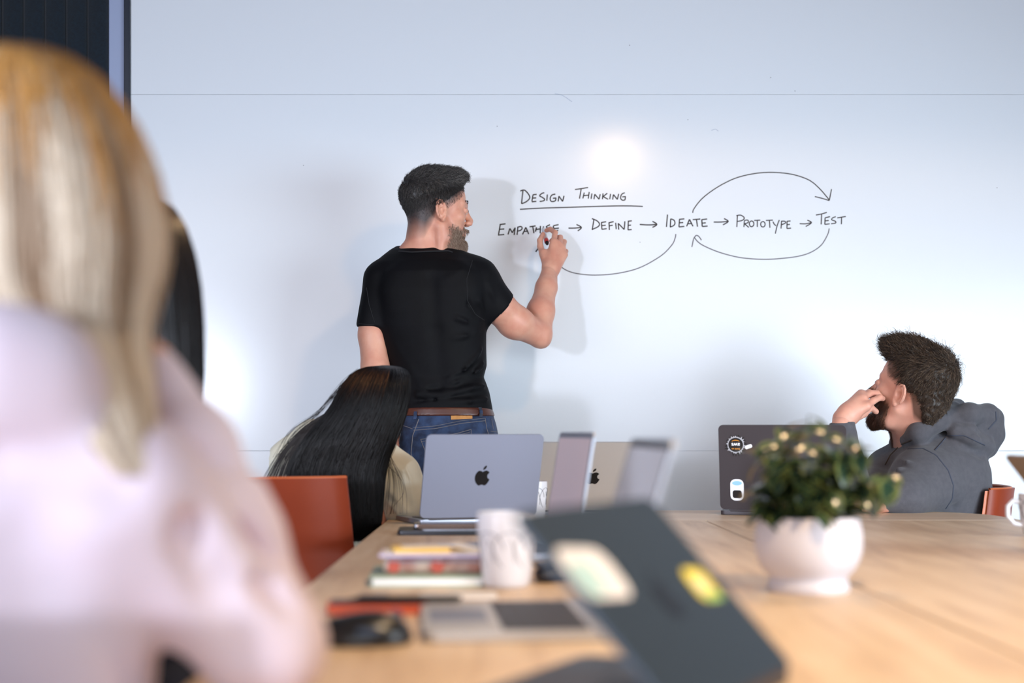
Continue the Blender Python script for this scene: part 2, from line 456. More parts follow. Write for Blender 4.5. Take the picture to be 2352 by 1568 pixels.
        for ax in range(3):
            a1, a2 = [(1, 2), (2, 0), (0, 1)][ax]
            sh = [slice(None)] * 3; sh[ax] = slice(0, -1); sh2 = [slice(None)] * 3; sh2[ax] = slice(1, None)
            ch = S[tuple(sh)] != S[tuple(sh2)]
            e = np.argwhere(ch)
            e = e[(e[:, a1] > 0) & (e[:, a2] > 0) & (e[:, a1] < d.shape[a1] - 1) & (e[:, a2] < d.shape[a2] - 1)]
            if not len(e): continue
            u1 = np.zeros(3, int); u1[a1] = 1; u2 = np.zeros(3, int); u2[a2] = 1
            g = lambda q: vid[q[:, 0], q[:, 1], q[:, 2]]
            q = np.stack([g(e - u1 - u2), g(e - u2), g(e), g(e - u1)], 1)
            inside = S[e[:, 0], e[:, 1], e[:, 2]]
            q[~inside] = q[~inside][:, ::-1]
            quads.append(q)
        Q = np.concatenate(quads); Q = Q[(Q >= 0).all(1)]
        u = np.unique(Q); rm = np.full(len(V), -1); rm[u] = np.arange(len(u)); V = V[u]; Q = rm[Q]
        for _ in range(smooth):
            A = np.zeros_like(V); c = np.zeros(len(V))
            for i in range(4):
                a, b = Q[:, i], Q[:, (i+1) % 4]
                for k in range(3):
                    A[:, k] += np.bincount(a, V[b, k], len(V)) + np.bincount(b, V[a, k], len(V))
                c += np.bincount(a, minlength=len(V)) + np.bincount(b, minlength=len(V))
            V = V * (1-w) + w * A / np.maximum(c, 1)[:, None]
        return V, Q

def row(py, xl, xr, Y, ry):
    """one cross-section from its left and right outline pixels at distance Y"""
    a = W(xl, py, Y); b = W(xr, py, Y)
    return (a[2], (a[0] + b[0]) / 2, Y, (b[0] - a[0]) / 2, ry)

def vnormals(V, Q):
    n = np.cross(V[Q[:, 2]] - V[Q[:, 0]], V[Q[:, 3]] - V[Q[:, 1]])
    N = np.zeros_like(V)
    for i in range(4):
        for k in range(3): N[:, k] += np.bincount(Q[:, i], n[:, k], len(V))
    return N / (np.linalg.norm(N, axis=1, keepdims=True) + 1e-12)

def bvh_of(V, Q): return BVHTree.FromPolygons([tuple(v) for v in V], [tuple(q) for q in Q.tolist()])
def drape(bvh, pts, lift=0.0, n=24, Yc=4.85, origin=(0, 0, EYE)):
    """lay a line given on the photograph onto a surface; returns world points"""
    P = np.array(pts, float); s = np.concatenate([[0], np.cumsum(np.linalg.norm(np.diff(P, axis=0), axis=1))]); t = np.linspace(0, s[-1], n)
    P = np.stack([np.interp(t, s, P[:, i]) for i in range(2)], 1); out = []
    for x, y in P:
        d = Vector(W(x, y, 1.0)) - Vector(origin); d.normalize()
        h = bvh.ray_cast(Vector(origin), d)
        if h[0] is not None: out.append(np.array(h[0]) + np.array(h[1]) * lift)
    return np.array(out)

def head_sdf(F, fr, fem=False):
    e = lambda c, r, k=.01, op='u', R=None: F.ell(c, r, k, fr, op, R)
    c = lambda a, b, ra, rb, k=.01, op='u': F.cone(a, b, ra, rb, k, fr, op)
    e((0, -.020, .045), (.074, .093, .082), 0)
    e((0, .034, .042), (.060, .056, .064), .03)
    e((0, .034, -.03), (.055, .056, .075), .03)
    for s in (-1, 1):
        c((s*.050, .0, -.045), (s*.040, .022, -.082), .020, .018, .025)
        c((s*.040, .022, -.082), (0, .074, -.102), .018, .017, .022)
        e((s*.042, .060, -.014), (.020, .020, .018), .02)
        c((s*.008, .087, .028), (s*.042, .070, .030), .0105, .010, .012)
    e((0, .080, -.100), (.020, .014, .015), .018)
    for s in (-1, 1):
        e((s*.031, .104, .008), (.016, .016, .011), .012, 'sub')
        e((s*.031, .081, .008), (.014, .0135, .0115), .003)
        c((s*.018, .092, .0135), (s*.044, .083, .012), .0030, .0026, .003)
    c((0, .088, .022), (0, .108, -.016), .0075, .0100, .010)
    e((0, .109, -.021), (.0110, .0100, .0095), .008)
    for s in (-1, 1):
        e((s*.013, .103, -.028), (.009, .012, .0085), .006)
        e((s*.007, .108, -.036), (.004, .006, .004), .003, 'sub')
    c((-.018, .088, -.054), (.018, .088, -.054), .0065, .0065, .006); e((0, .094, -.053), (.012, .007, .006), .006)
    c((-.015, .087, -.066), (.015, .087, -.066), .0075, .0075, .006)
    c((-.022, .095, -.0605), (.022, .095, -.0605), .0018, .0018, .003, 'sub')
    for s in (-1, 1):
        pts = []
        for i in range(11):
            a = R_(-70 + 290 * i / 10)
            y = -.008 + .0165 * math.cos(a) - .006 * math.sin(a) * .5; z = -.002 + .029 * math.sin(a)
            pts.append((s * (.0785 + .013 * max(0, (.010 - y) / .03)), y, z))
        F.ell((s*.0775, -.008, -.002), (.0085, .0150, .027), .005, fr)
        F.ell((s*.0905, -.005, .000), (.0125, .0095, .0200), .003, fr, 'sub')
        F.chain(pts, [.0040] * 11, .002, fr)
        F.cone((s*.0800, -.012, .006), (s*.0800, .000, .012), .0026, .0024, .002, fr)
        e((s*.079, .001, -.030), (.005, .007, .009), .005)
        e((s*.082, .0055, -.006), (.004, .004, .006), .003)

def short_hair_mesh(fr, h, prims, cuts, lo=-.14, hi=.16):
    c = fr.pt((0, 0, .03)); F = Field(c - .19, c + .19, h)
    for p in prims: F.ell(p[0], p[1], p[2], fr)
    for p, n, k in cuts: F.plane(fr.pt(p), fr.R @ np.array(n, float), k)
    return F.mesh(1)

def strands(V, Q, fr, n, length, comb, curl=0.0, rad=.0006, m=6, lift=.55, jitter=.35, z_len=None, curl_n=1.5, hug=.25):
    """short hairs growing off a cap mesh; comb(localpos)->local direction"""
    N = vnormals(V, Q)
    f = rng.integers(0, len(Q), n); w = rng.dirichlet((1, 1, 1, 1), n)
    P = (V[Q[f]] * w[..., None]).sum(1); Nn = (N[Q[f]] * w[..., None]).sum(1)
    L = fr.loc(P); C = comb(L) @ fr.R.T
    C = C - (C * Nn).sum(1, keepdims=True) * Nn; C /= np.linalg.norm(C, axis=1, keepdims=True) + 1e-9
    D = Nn * lift + C + rng.normal(0, jitter, P.shape); D /= np.linalg.norm(D, axis=1, keepdims=True)
    ln = length * rng.uniform(.6, 1.2, n)
    if z_len is not None: ln = ln * z_len(L)
    t = np.linspace(0, 1, m)
    B = C * 1.0 - Nn * hug
    path = P[:, None] - Nn[:, None] * .001 + (D[:, None] * (t - t**2 * .45)[None, :, None] + B[:, None] * (t**2 * .55)[None, :, None]) * ln[:, None, None]
    if curl:
        U = np.cross(Nn, C); ph = rng.uniform(0, 6.28, n)[:, None]; a = t[None] * 6.28 * curl_n + ph
        path = path + (U[:, None] * np.cos(a)[..., None] + Nn[:, None] * np.sin(a)[..., None]) * (curl * t[None, :, None] * rng.uniform(.4, 1.2, n)[:, None, None])
    r = rad * (1 - t * .75)[None] * rng.uniform(.6, 1.3, n)[:, None]
    v, q = tube_arrays(path, r)
    tone = np.repeat(np.clip(rng.normal(.25, .25, n), 0, 1), m * 3)
    return v, q, tone

def loft_strands(rows, n, th=(0, 2 * PI), m=16, u=(0, None), rad=.0012, out=(.97, 1.05), wob=.006, p=2.2, tonef=None, ulo=1.2, drift=0.15, uend=.8):
    r = np.array(rows, float); K = len(r) - 1; u1 = K if u[1] is None else u[1]
    s0 = u[0] + rng.uniform(0, 1, n) ** 2 * ulo; s1 = u1 - rng.uniform(0, 1, n) * uend
    t = np.linspace(0, 1, m); U = s0[:, None] + (s1 - s0)[:, None] * t[None]
    f = lambda i: np.interp(U, np.arange(K + 1), r[:, i])
    z, cx, cy, rx, ry = (f(i) for i in range(5))
    TH = rng.uniform(th[0], th[1], n)[:, None] + drift * rng.normal(0, 1, n)[:, None] * t[None] ** 1.5
    c, s = np.cos(TH), np.sin(TH); q = (np.abs(c) ** p + np.abs(s) ** p) ** (-1 / p)
    o = rng.uniform(out[0], out[1], n)[:, None]
    ph = rng.uniform(0, 6.28, (n, 1)); fr_ = rng.uniform(1, 3, (n, 1))
    wb = wob * np.sin(ph + t[None] * fr_ * 3.1) * t[None]
    P = np.stack([cx + rx * c * q * o + wb, cy + ry * s * q * o + wb * .4, z + 0 * c], -1)
    taper = np.clip(1.15 - t ** 4, .15, 1)[None]
    v, qd = tube_arrays(P, rad * taper * rng.uniform(.5, 1.3, (n, 1)))
    tone = rng.uniform(0, .35, n)[:, None] + 0 * t[None]
    if tonef is not None: tone = tonef(TH, U, tone, rng.uniform(0, 1, (n, 1)))
    return v, qd, np.repeat(tone.ravel(), 3)

def finger(F, pts, r, k=.004, fr=ID):
    n = len(pts); F.chain(pts, [r * (1 - .08 * i) for i in range(n)], k, fr)

# ------------------------------------------------------------------ the room
XL, XR, YF, YB, ZC = -3.8, 4.3, 5.32, -4.2, 2.95
def struct(name, c, s, m): return tag(box(name, c, s, m), kind='structure')
struct('floor', ((XL+XR)/2, (YF+YB)/2, -.05), (XR-XL+.4, YF-YB+.4, .1), M_FLOOR)
struct('ceiling', ((XL+XR)/2, (YF+YB)/2, ZC+.05), (XR-XL+.4, YF-YB+.4, .1), M_CEIL)
struct('wall_front', ((XL+XR)/2, YF+.07, ZC/2), (XR-XL+.4, .1, ZC), M_WALL)
struct('wall_left', (XL-.05, (YF+YB)/2, ZC/2), (.1, YF-YB, ZC), M_WALLB)
struct('wall_right', (XR+.05, (YF+YB)/2, ZC/2), (.1, YF-YB, ZC), M_WALLB)
struct('wall_back', ((XL+XR)/2, YB-.05, ZC/2), (XR-XL+.4, .1, ZC), M_WALLB)

# whiteboard: three enamel rows, hairline joints between them
YW = 5.30
bx0, bx1 = W(300, 0, YW)[0], 4.0
board = thing('whiteboard', 'wall-wide glossy whiteboard with the design thinking diagram drawn on it', 'whiteboard', (0, YW, 0))
rows_z = [(.06, W(0, 1035, YW)[2]), (W(0, 1035, YW)[2], W(0, 217, YW)[2]), (W(0, 217, YW)[2], 2.93)]
for z0, z1 in rows_z:
    box('panel', ((bx0+bx1)/2, .0085, (z0+z1)/2), (bx1-bx0, .017, z1-z0-.0006), M_BOARD, board, bevel=.0006)
box('seam_backing', ((bx0+bx1)/2, .0125, 1.5), (bx1-bx0-.01, .012, 2.85), M_SEAM, board)
x0, x1 = W(286, 0, YW)[0], W(300, 0, YW)[0]
box('side_frame', ((x0+x1)/2, .003, 1.48), (x1-x0, .03, 2.9), M_FRAME, board, bevel=.002)
x0, x1 = W(250, 0, YW)[0], W(286, 0, YW)[0]
tag(box('trim_1', ((x0+x1)/2, YW+.012, 1.475), (x1-x0, .024, 2.95), M_STRIP, bevel=.002), kind='structure')

# ribbed navy acoustic felt beside the board: each rib is a piece
felt = thing('acoustic_panel', 'dark navy ribbed felt wall panel left of the whiteboard', 'wall panel', (0, YW, 0))
xe = W(249, 0, YW)[0]; rw = .0735
def rib_mesh():
    v = []; f = []; n = 8
    prof = [(-rw/2+.0012, .02)] + [(-rw/2 + .0012 + (rw-.0024) * i / n, -.012 * math.sin(PI * i / n) ** .6) for i in range(n + 1)] + [(rw/2-.0012, .02)]
    for z in (0.0, 2.95):
        for x, y in prof: v.append((x, y, z))
    k = len(prof)
    for i in range(k - 1): f.append((i, i+1, k+i+1, k+i))
    f.append((k-1, 0, k, 2*k-1)); f.append(tuple(range(k))[::-1]); f.append(tuple(range(k, 2*k)))
    return v, f
v, f = rib_mesh()
rib0 = mesh_obj('rib', v, f, M_FELT, felt); rib0.location = (xe - rw/2, 0, 0)
for i in range(1, 14):
    o = rib0.copy(); COL.objects.link(o); o.parent = felt; o.location = (xe - rw/2 - i * rw, 0, 0)
box('felt_backing', (xe - 7*rw, .019, 1.475), (14*rw, .004, 2.95), mat('felt_joint', srgb(34, 66, 84), .8), felt)

# handwriting; coordinates measured on an enlargement of the photograph, strokes are thin ribbons of ink on the board
def stroke_ribbon(polys, width):
    V = []; Fc = []
    for pl in polys:
        P = np.array([(1120 + x * .36565, 380 + y * .36565) for x, y in pl], float)
        P = np.stack([(P[:, 0] - CX) / F_PX * YW, EYE - (P[:, 1] - CY) / F_PX * YW], 1)
        if len(P) > 2:                                              # smooth the stroke
            t = np.arange(len(P)); n = 8
            tt = np.linspace(0, len(P) - 1, (len(P) - 1) * n + 1); out = []
            for q in tt:
                i = min(int(q), len(P) - 2); s = q - i
                p0, p1, p2, p3 = P[max(i-1, 0)], P[i], P[i+1], P[min(i+2, len(P)-1)]
                out.append(.5 * ((2*p1) + (-p0+p2)*s + (2*p0-5*p1+4*p2-p3)*s*s + (-p0+3*p1-3*p2+p3)*s**3))
            P = np.array(out)
        T = np.gradient(P, axis=0); T /= np.linalg.norm(T, axis=1, keepdims=True) + 1e-9
        Nn = np.stack([-T[:, 1], T[:, 0]], 1) * width / 2
        b = len(V)
        for y in (-.0005, .0002):
            for sgn in (1, -1):
                for p in P + sgn * Nn: V.append((p[0], y, p[1]))
        n = len(P)
        for i in range(n - 1):
            a = b + i
            Fc.append((a, a+1, a+n+1, a+n)); Fc.append((a, a+2*n, a+2*n+1, a+1)); Fc.append((a+n, a+n+1, a+3*n+1, a+3*n))
    return V, Fc

def circ(cx, cy, rx, ry): return [(cx + rx * math.cos(a), cy + ry * math.sin(a)) for a in np.linspace(-1.8, 4.6, 14)]
def S(*p): return list(p)
DESIGN = [S((222,155),(213,240)), S((205,160),(232,155),(258,182),(264,205),(243,227),(213,240)), S((285,185),(278,225)), S((283,184),(308,181)), S((281,205),(305,203)), S((277,228),(306,225)),
  S((356,171),(340,176),(327,190),(345,201),(358,212),(350,222),(327,226)), S((375,182),(372,222)), S((426,180),(405,185),(393,205),(400,225),(424,222),(429,205)), S((410,206),(432,204)), S((443,226),(448,192)), S((448,192),(471,226)), S((471,226),(480,190))]
THINK = [S((548,151),(590,145),(631,138)), S((588,147),(577,208)), S((607,170),(598,207)), S((600,190),(632,186)), S((638,166),(632,208)), S((655,175),(650,210)), S((668,212),(673,180)), S((673,180),(700,212)), S((700,212),(707,180)),
  S((725,175),(721,212)), S((752,174),(725,195)), S((725,195),(757,212)), S((772,178),(767,212)), S((785,214),(790,182)), S((790,182),(815,213)), S((815,213),(823,178)), S((862,171),(843,180),(835,203),(845,217),(862,215),(865,196)), S((845,197),(868,195))]
UNDER = [S((203,275),(350,267),(500,263),(650,258),(800,254),(900,254),(975,257))]
EMP = [S((80,368),(68,437)), S((75,371),(113,366)), S((72,401),(105,398)), S((65,437),(105,433)), S((128,433),(140,395)), S((140,395),(155,422)), S((155,422),(173,390)), S((173,390),(167,436)), S((190,385),(185,436)), S((187,388),(208,383),(217,393),(208,406),(189,412)),
  S((219,433),(240,388)), S((240,388),(258,431)), S((228,414),(253,412)), S((263,385),(302,379)), S((283,382),(291,425)), S((307,388),(300,416)), S((302,402),(330,398)), S((332,379),(330,426)), S((351,381),(348,424)), S((392,371),(370,383),(372,389),(397,398),(392,408),(370,411)), S((413,378),(446,371)), S((412,379),(416,398)), S((416,396),(448,393)), S((416,398),(418,411)), S((417,413),(444,407))]
DEFN = [S((668,336),(657,405)), S((655,333),(688,348),(703,368),(692,385),(655,402)), S((715,356),(718,401)), S((714,358),(745,353)), S((717,378),(742,375)), S((717,401),(748,396)), S((762,358),(765,405)), S((760,360),(792,352)), S((763,379),(786,375)), S((804,359),(808,400)), S((824,403),(820,363)), S((820,363),(858,402)), S((858,402),(862,350)), S((884,349),(882,404)), S((880,350),(906,347)), S((880,376),(901,374)), S((880,404),(905,402))]
IDE = [S((1130,308),(1123,386)), S((1150,336),(1147,386)), S((1148,335),(1170,343),(1177,362),(1168,377),(1145,387)), S((1205,338),(1202,386)), S((1203,338),(1236,335)), S((1203,360),(1229,358)), S((1201,386),(1236,382)), S((1250,382),(1268,338)), S((1268,338),(1290,382)), S((1258,366),(1284,364)), S((1288,340),(1336,336)), S((1312,339),(1318,384)), S((1345,339),(1348,383)), S((1344,340),(1379,336)), S((1347,362),(1371,360)), S((1348,383),(1382,380))]
PRO = [S((1569,312),(1565,386)), S((1562,315),(1590,312),(1612,328),(1600,344),(1568,351)), S((1613,345),(1610,386)), S((1612,345),(1634,343),(1636,358),(1612,366)), S((1614,366),(1641,389)), circ(1658, 366, 14, 18), S((1674,345),(1713,343)), S((1694,345),(1694,386)), circ(1729, 369, 14, 17), S((1748,345),(1792,343)), S((1770,345),(1773,391)), S((1792,352),(1800,368),(1812,378)), S((1832,342),(1818,380),(1807,428)), S((1846,350),(1843,396)), S((1843,350),(1866,350),(1870,361),(1844,373)), S((1881,350),(1880,396)), S((1880,350),(1903,348)), S((1880,372),(1899,370)), S((1880,396),(1906,393))]
TEST = [S((2062,311),(2098,304),(2131,294)), S((2098,303),(2095,370)), S((2120,328),(2118,370)), S((2120,328),(2151,321)), S((2119,348),(2143,345)), S((2118,370),(2149,366)), S((2187,321),(2167,329),(2162,341),(2184,350),(2185,361),(2157,366)), S((2196,329),(2250,320)), S((2223,325),(2222,369))]
A1 = [S((508,393),(545,393),(587,389)), S((558,370),(589,389),(566,411))]
A2 = [S((955,370),(1010,373),(1061,370)), S((1035,350),(1063,370),(1035,389))]
A3 = [S((1420,355),(1465,355),(1508,351)), S((1485,333),(1511,351),(1478,373))]
A4 = [S((1960,365),(1995,366),(2031,359)), S((2008,343),(2034,359),(1998,383))]
LUP = [S((1288,298),(1296,272),(1340,215),(1400,165),(1480,115),(1570,75),(1680,50),(1780,43),(1880,50),(1960,68),(2030,98),(2090,150),(2145,215)), S((2055,195),(2100,206),(2146,220)), S((2146,220),(2160,148))]
LDN = [S((2146,395),(2135,435),(2095,500),(2030,545),(1950,570),(1850,583),(1750,589),(1650,585),(1560,573),(1450,543),(1360,505),(1320,478),(1298,450)), S((1283,512),(1295,458),(1312,437)), S((1312,437),(1328,447),(1343,469))]
LLF = [S((1182,430),(1178,455),(1160,495),(1110,550),(1050,592),(970,635),(890,662),(780,682),(660,688),(560,678),(500,660),(455,632),(400,590),(345,545))]
TAIL = [S((302,542),(322,515),(345,490))]
for nm, lab, polys, w, m_ in (('handwritten_word', 'word DESIGN written in black marker', DESIGN, .0043, M_INK), ('handwritten_word', 'word THINKING written in black marker', THINK, .0040, M_INK),
    ('underline', 'line drawn under the title', UNDER, .0040, M_INK), ('handwritten_word', 'word EMPATHISE written in black marker', EMP, .0045, M_INK),
    ('handwritten_word', 'word DEFINE written in black marker', DEFN, .0042, M_INK), ('handwritten_word', 'word IDEATE written in black marker', IDE, .0042, M_INK),
    ('handwritten_word', 'word PROTOTYPE written in black marker', PRO, .0038, M_INK), ('handwritten_word', 'word TEST written in black marker', TEST, .0038, M_INK),
    ('drawn_arrow', 'arrow from EMPATHISE to DEFINE', A1, .0042, M_INK), ('drawn_arrow', 'arrow from DEFINE to IDEATE', A2, .0045, M_INK),
    ('drawn_arrow', 'arrow from IDEATE to PROTOTYPE', A3, .0042, M_INK), ('drawn_arrow', 'arrow from PROTOTYPE to TEST', A4, .0038, M_INK),
    ('curved_arrow', 'arched arrow over PROTOTYPE to TEST', LUP, .0036, M_INK), ('curved_arrow', 'curved arrow back from TEST to IDEATE', LDN, .0036, M_INKF),
    ('curved_line', 'curved line from IDEATE towards the hand', LLF, .0036, M_INKF), ('pen_stroke', 'short stroke beside the writing hand', TAIL, .0050, M_INK)):
    v, f = stroke_ribbon(polys, w); o = mesh_obj(nm, v, f, m_, board, smooth=False); o['label'] = lab
# faint scratches
for pts in ([(422, -450), (470, -440), (530, -400)], [(1405, -220), (1430, -228), (1450, -215)]):
    v, f = stroke_ribbon([pts], .0014); o = mesh_obj('scratch_mark', v, f, M_SEAM, board, smooth=False)
specks = [(1142, 290), (697, 380), (1580, 275), (1446, 104), (1770, 178), (1826, 209), (2290, 431), (1470, 556)]
V = []; Q = []
for x, y in specks:
    p = W(x, y, YW); b = len(V)
    for i in range(6): V.append((p[0] + .0016 * math.cos(i * PI / 3), -.0004, p[2] + .0016 * math.sin(i * PI / 3)))
    Q.append(tuple(range(b, b + 6)))
mesh_obj('ink_specks', V, Q, M_INKF, board, smooth=False)['kind'] = 'stuff'

# ------------------------------------------------------------------ the table
TX0, TX1, TY0, TY1, TT = -.28, 1.35, .55, 4.42, .032
YS, XS = 3.93, .535
table = thing('meeting_table', 'long oak meeting table with a rounded far corner', 'table', ((TX0+TX1)/2, (TY0+TY1)/2, 0))
tox, toy = (TX0+TX1)/2, (TY0+TY1)/2
def tboard(pts, m):
    return bm_obj('tabletop_board', prism_bm([(x-tox, y-toy) for x, y in pts], TABLE_Z - TT, TABLE_Z, .0018), m, table, smooth=False)
g = .0022
tboard([(TX0, TY0), (XS-g, TY0), (XS-g, YS-g), (TX0, YS-g)], M_WOOD)
tboard([(XS+g, TY0), (TX1, TY0), (TX1, YS-g), (XS+g, YS-g)], M_WOOD)
RC = .30
arc = [(TX1-RC + RC*math.cos(a), TY1-RC + RC*math.sin(a)) for a in np.linspace(0, PI/2, 14)]
RL = .12
arcl = [(TX0+RL + RL*math.cos(a), TY1-RL + RL*math.sin(a)) for a in np.linspace(PI/2, PI, 8)]
tboard([(TX0, YS+g), (TX1, YS+g)] + arc + arcl, M_WOODX)
bm = bmesh.new(); add_box(bm, (0, 0, TABLE_Z-TT-.012), (1.35, 3.4, .02), .003); bm_obj('table_underframe', bm, M_BLACKMET, table)
for sx in (-1, 1):
    for sy in (-1, 1):
        box('table_leg', (sx*.55, sy*1.5, (TABLE_Z-TT-.02)/2), (.07, .07, TABLE_Z-TT-.02), M_BLACKMET, table, bevel=.004)

# ------------------------------------------------------------------ chairs
def make_chair(label, loc, rz, group=None):
    c = thing('office_chair', label, 'chair', loc, rz, group)
    # curved back shell (faces +y)
    def shell(name, off, t, m, w_top=.235, w_bot=.265, z0=.50, z1=.862, grow=0.0):
        nx, nz = 17, 9; V = []
        for side in (0, 1):
            for j in range(nz):
                tz = j / (nz-1); z = z0 + (z1-z0)*tz; hw = (w_bot + (w_top-w_bot)*tz) + grow
                for i in range(nx):
                    u = -1 + 2*i/(nx-1); x = hw*u
                    y = -.215 - .05*tz + .10*abs(u)**2.6 + off + (t if side else 0)
                    V.append((x, y, z))
        Fc = []; n = nx*nz
        for j in range(nz-1):
            for i in range(nx-1):
                a = j*nx+i; Fc.append((a, a+1, a+nx+1, a+nx)); b = a+n; Fc.append((b, b+nx, b+nx+1, b+1))
        for i in range(nx-1):
            Fc.append((i, i+n, i+n+1, i+1)); a = (nz-1)*nx+i; Fc.append((a, a+1, a+n+1, a+n))
        for j in range(nz-1):
            a = j*nx; Fc.append((a, a+nx, a+nx+n, a+n)); a = j*nx+nx-1; Fc.append((a, a+n, a+n+nx, a+nx))
        bm = bmesh.new(); vs = [bm.verts.new(v) for v in V]
        for f in Fc: bm.faces.new([vs[i] for i in f])
        bmesh.ops.recalc_face_normals(bm, faces=bm.faces[:])
        return bm_obj(name, bm, m, c, smooth=True, sharp=50)
    shell('backrest', -.012, .012, M_LEATHER)
    shell('backrest_lining', .0015, .010, M_LEATHERD, grow=-.004, z1=.858)
    tube('lit_top_edge', [(.233*u, -.215-.05+.10*abs(u)**2.6-.001, .8625) for u in np.linspace(-1, 1, 21)], .0042, M_LEATHERD, c, 8)  # lighter strip added for the light caught along the top edge
    bm = bmesh.new(); prism_bm(rrect(.50, .47, .09), .435, .48, .012, bm); bm_obj('seat', bm, M_LEATHER, c, smooth=True)
    tube('seat_post', [(0, 0, .07), (0, 0, .435)], .022, M_BLACKMET, c, 12)
    for i in range(5):
        a = 2*PI*i/5 + .3
        l = tube('leg', [(0, 0, .09), (.17*math.cos(a), .17*math.sin(a), .085), (.29*math.cos(a), .29*math.sin(a), .06)], [.02, .016, .012], M_BLACKMET, c, 8)
        w = lathe('wheel', [(.001, -.012), (.026, -.011), (.027, 0), (.026, .011), (.001, .012)], M_BLACKMET, l, 16)
        w.matrix_local = Matrix.Translation((.29*math.cos(a), .29*math.sin(a), .027)) @ Matrix.Rotation(a, 4, 'Z') @ Matrix.Rotation(PI/2, 4, 'X')
    tube('back_support', [(0, .02, .43), (0, -.19, .43), (0, -.235, .50), (0, -.245, .56)], .016, M_BLACKMET, c, 8, 14)
    return c

# seated lower body; returns nothing, adds trousers and shoes under person
def lower_seated(person, hip, ang, m_tr, spread=.10, seat=.49, thigh=.40, zf=0.0, name='trousers'):
    f = np.array((math.cos(ang), math.sin(ang), 0)); s = np.array((-f[1], f[0], 0)); hip = np.array(hip, float)
    F = Field(hip + (-.62, -.62, -.62), hip + (.62, .62, .22), .010)
    F.ell(hip + f*.02, (.155, .155, .10), 0)
    for k in (-1, 1):
        a = hip + s*k*.08; b = hip + f*thigh + s*k*spread + (0, 0, .03); kz = b.copy(); an = b + f*.02; an[2] = .10
        F.cone(a, b, .085, .062, .03); F.cone(b, an, .060, .044, .02)
    F.plane((0, 0, .085), (0, 0, -1))
    V, Q = F.mesh(1); mesh_obj(name, V, Q, m_tr, person)
    for k in (-1, 1):
        an = hip + f*(thigh+.02) + s*k*spread; an[2] = .0
        F = Field(an + (-.24, -.24, -.01), an + (.24, .24, .14), .007)
        F.cone(an + (0, 0, .05) - f*.03, an + f*.15 + (0, 0, .035), .042, .034, 0); F.cone(an + (0, 0, .05), an + (0, 0, .11), .042, .038, .02)
        F.plane((0, 0, .002), (0, 0, -1)); V, Q = F.mesh(1); mesh_obj('shoe', V, Q, M_SHOE, person)

def add_eyes(person, fr):
    for s in (-1, 1):
        c = fr.pt((s*.031, .0825, .008)); V = []; n = 10
        bm = bmesh.new(); bmesh.ops.create_uvsphere(bm, u_segments=14, v_segments=10, radius=.0120*fr.s)
        bmesh.ops.translate(bm, verts=bm.verts[:], vec=c); e = bm_obj('eye', bm, M_EYE, person, smooth=True, sharp=80)
        bm = bmesh.new(); bmesh.ops.create_uvsphere(bm, u_segments=10, v_segments=8, radius=.0058*fr.s)
        bmesh.ops.translate(bm, verts=bm.verts[:], vec=fr.pt((s*.031, .0905, .0075))); bm_obj('iris', bm, M_BROW, e, smooth=True)

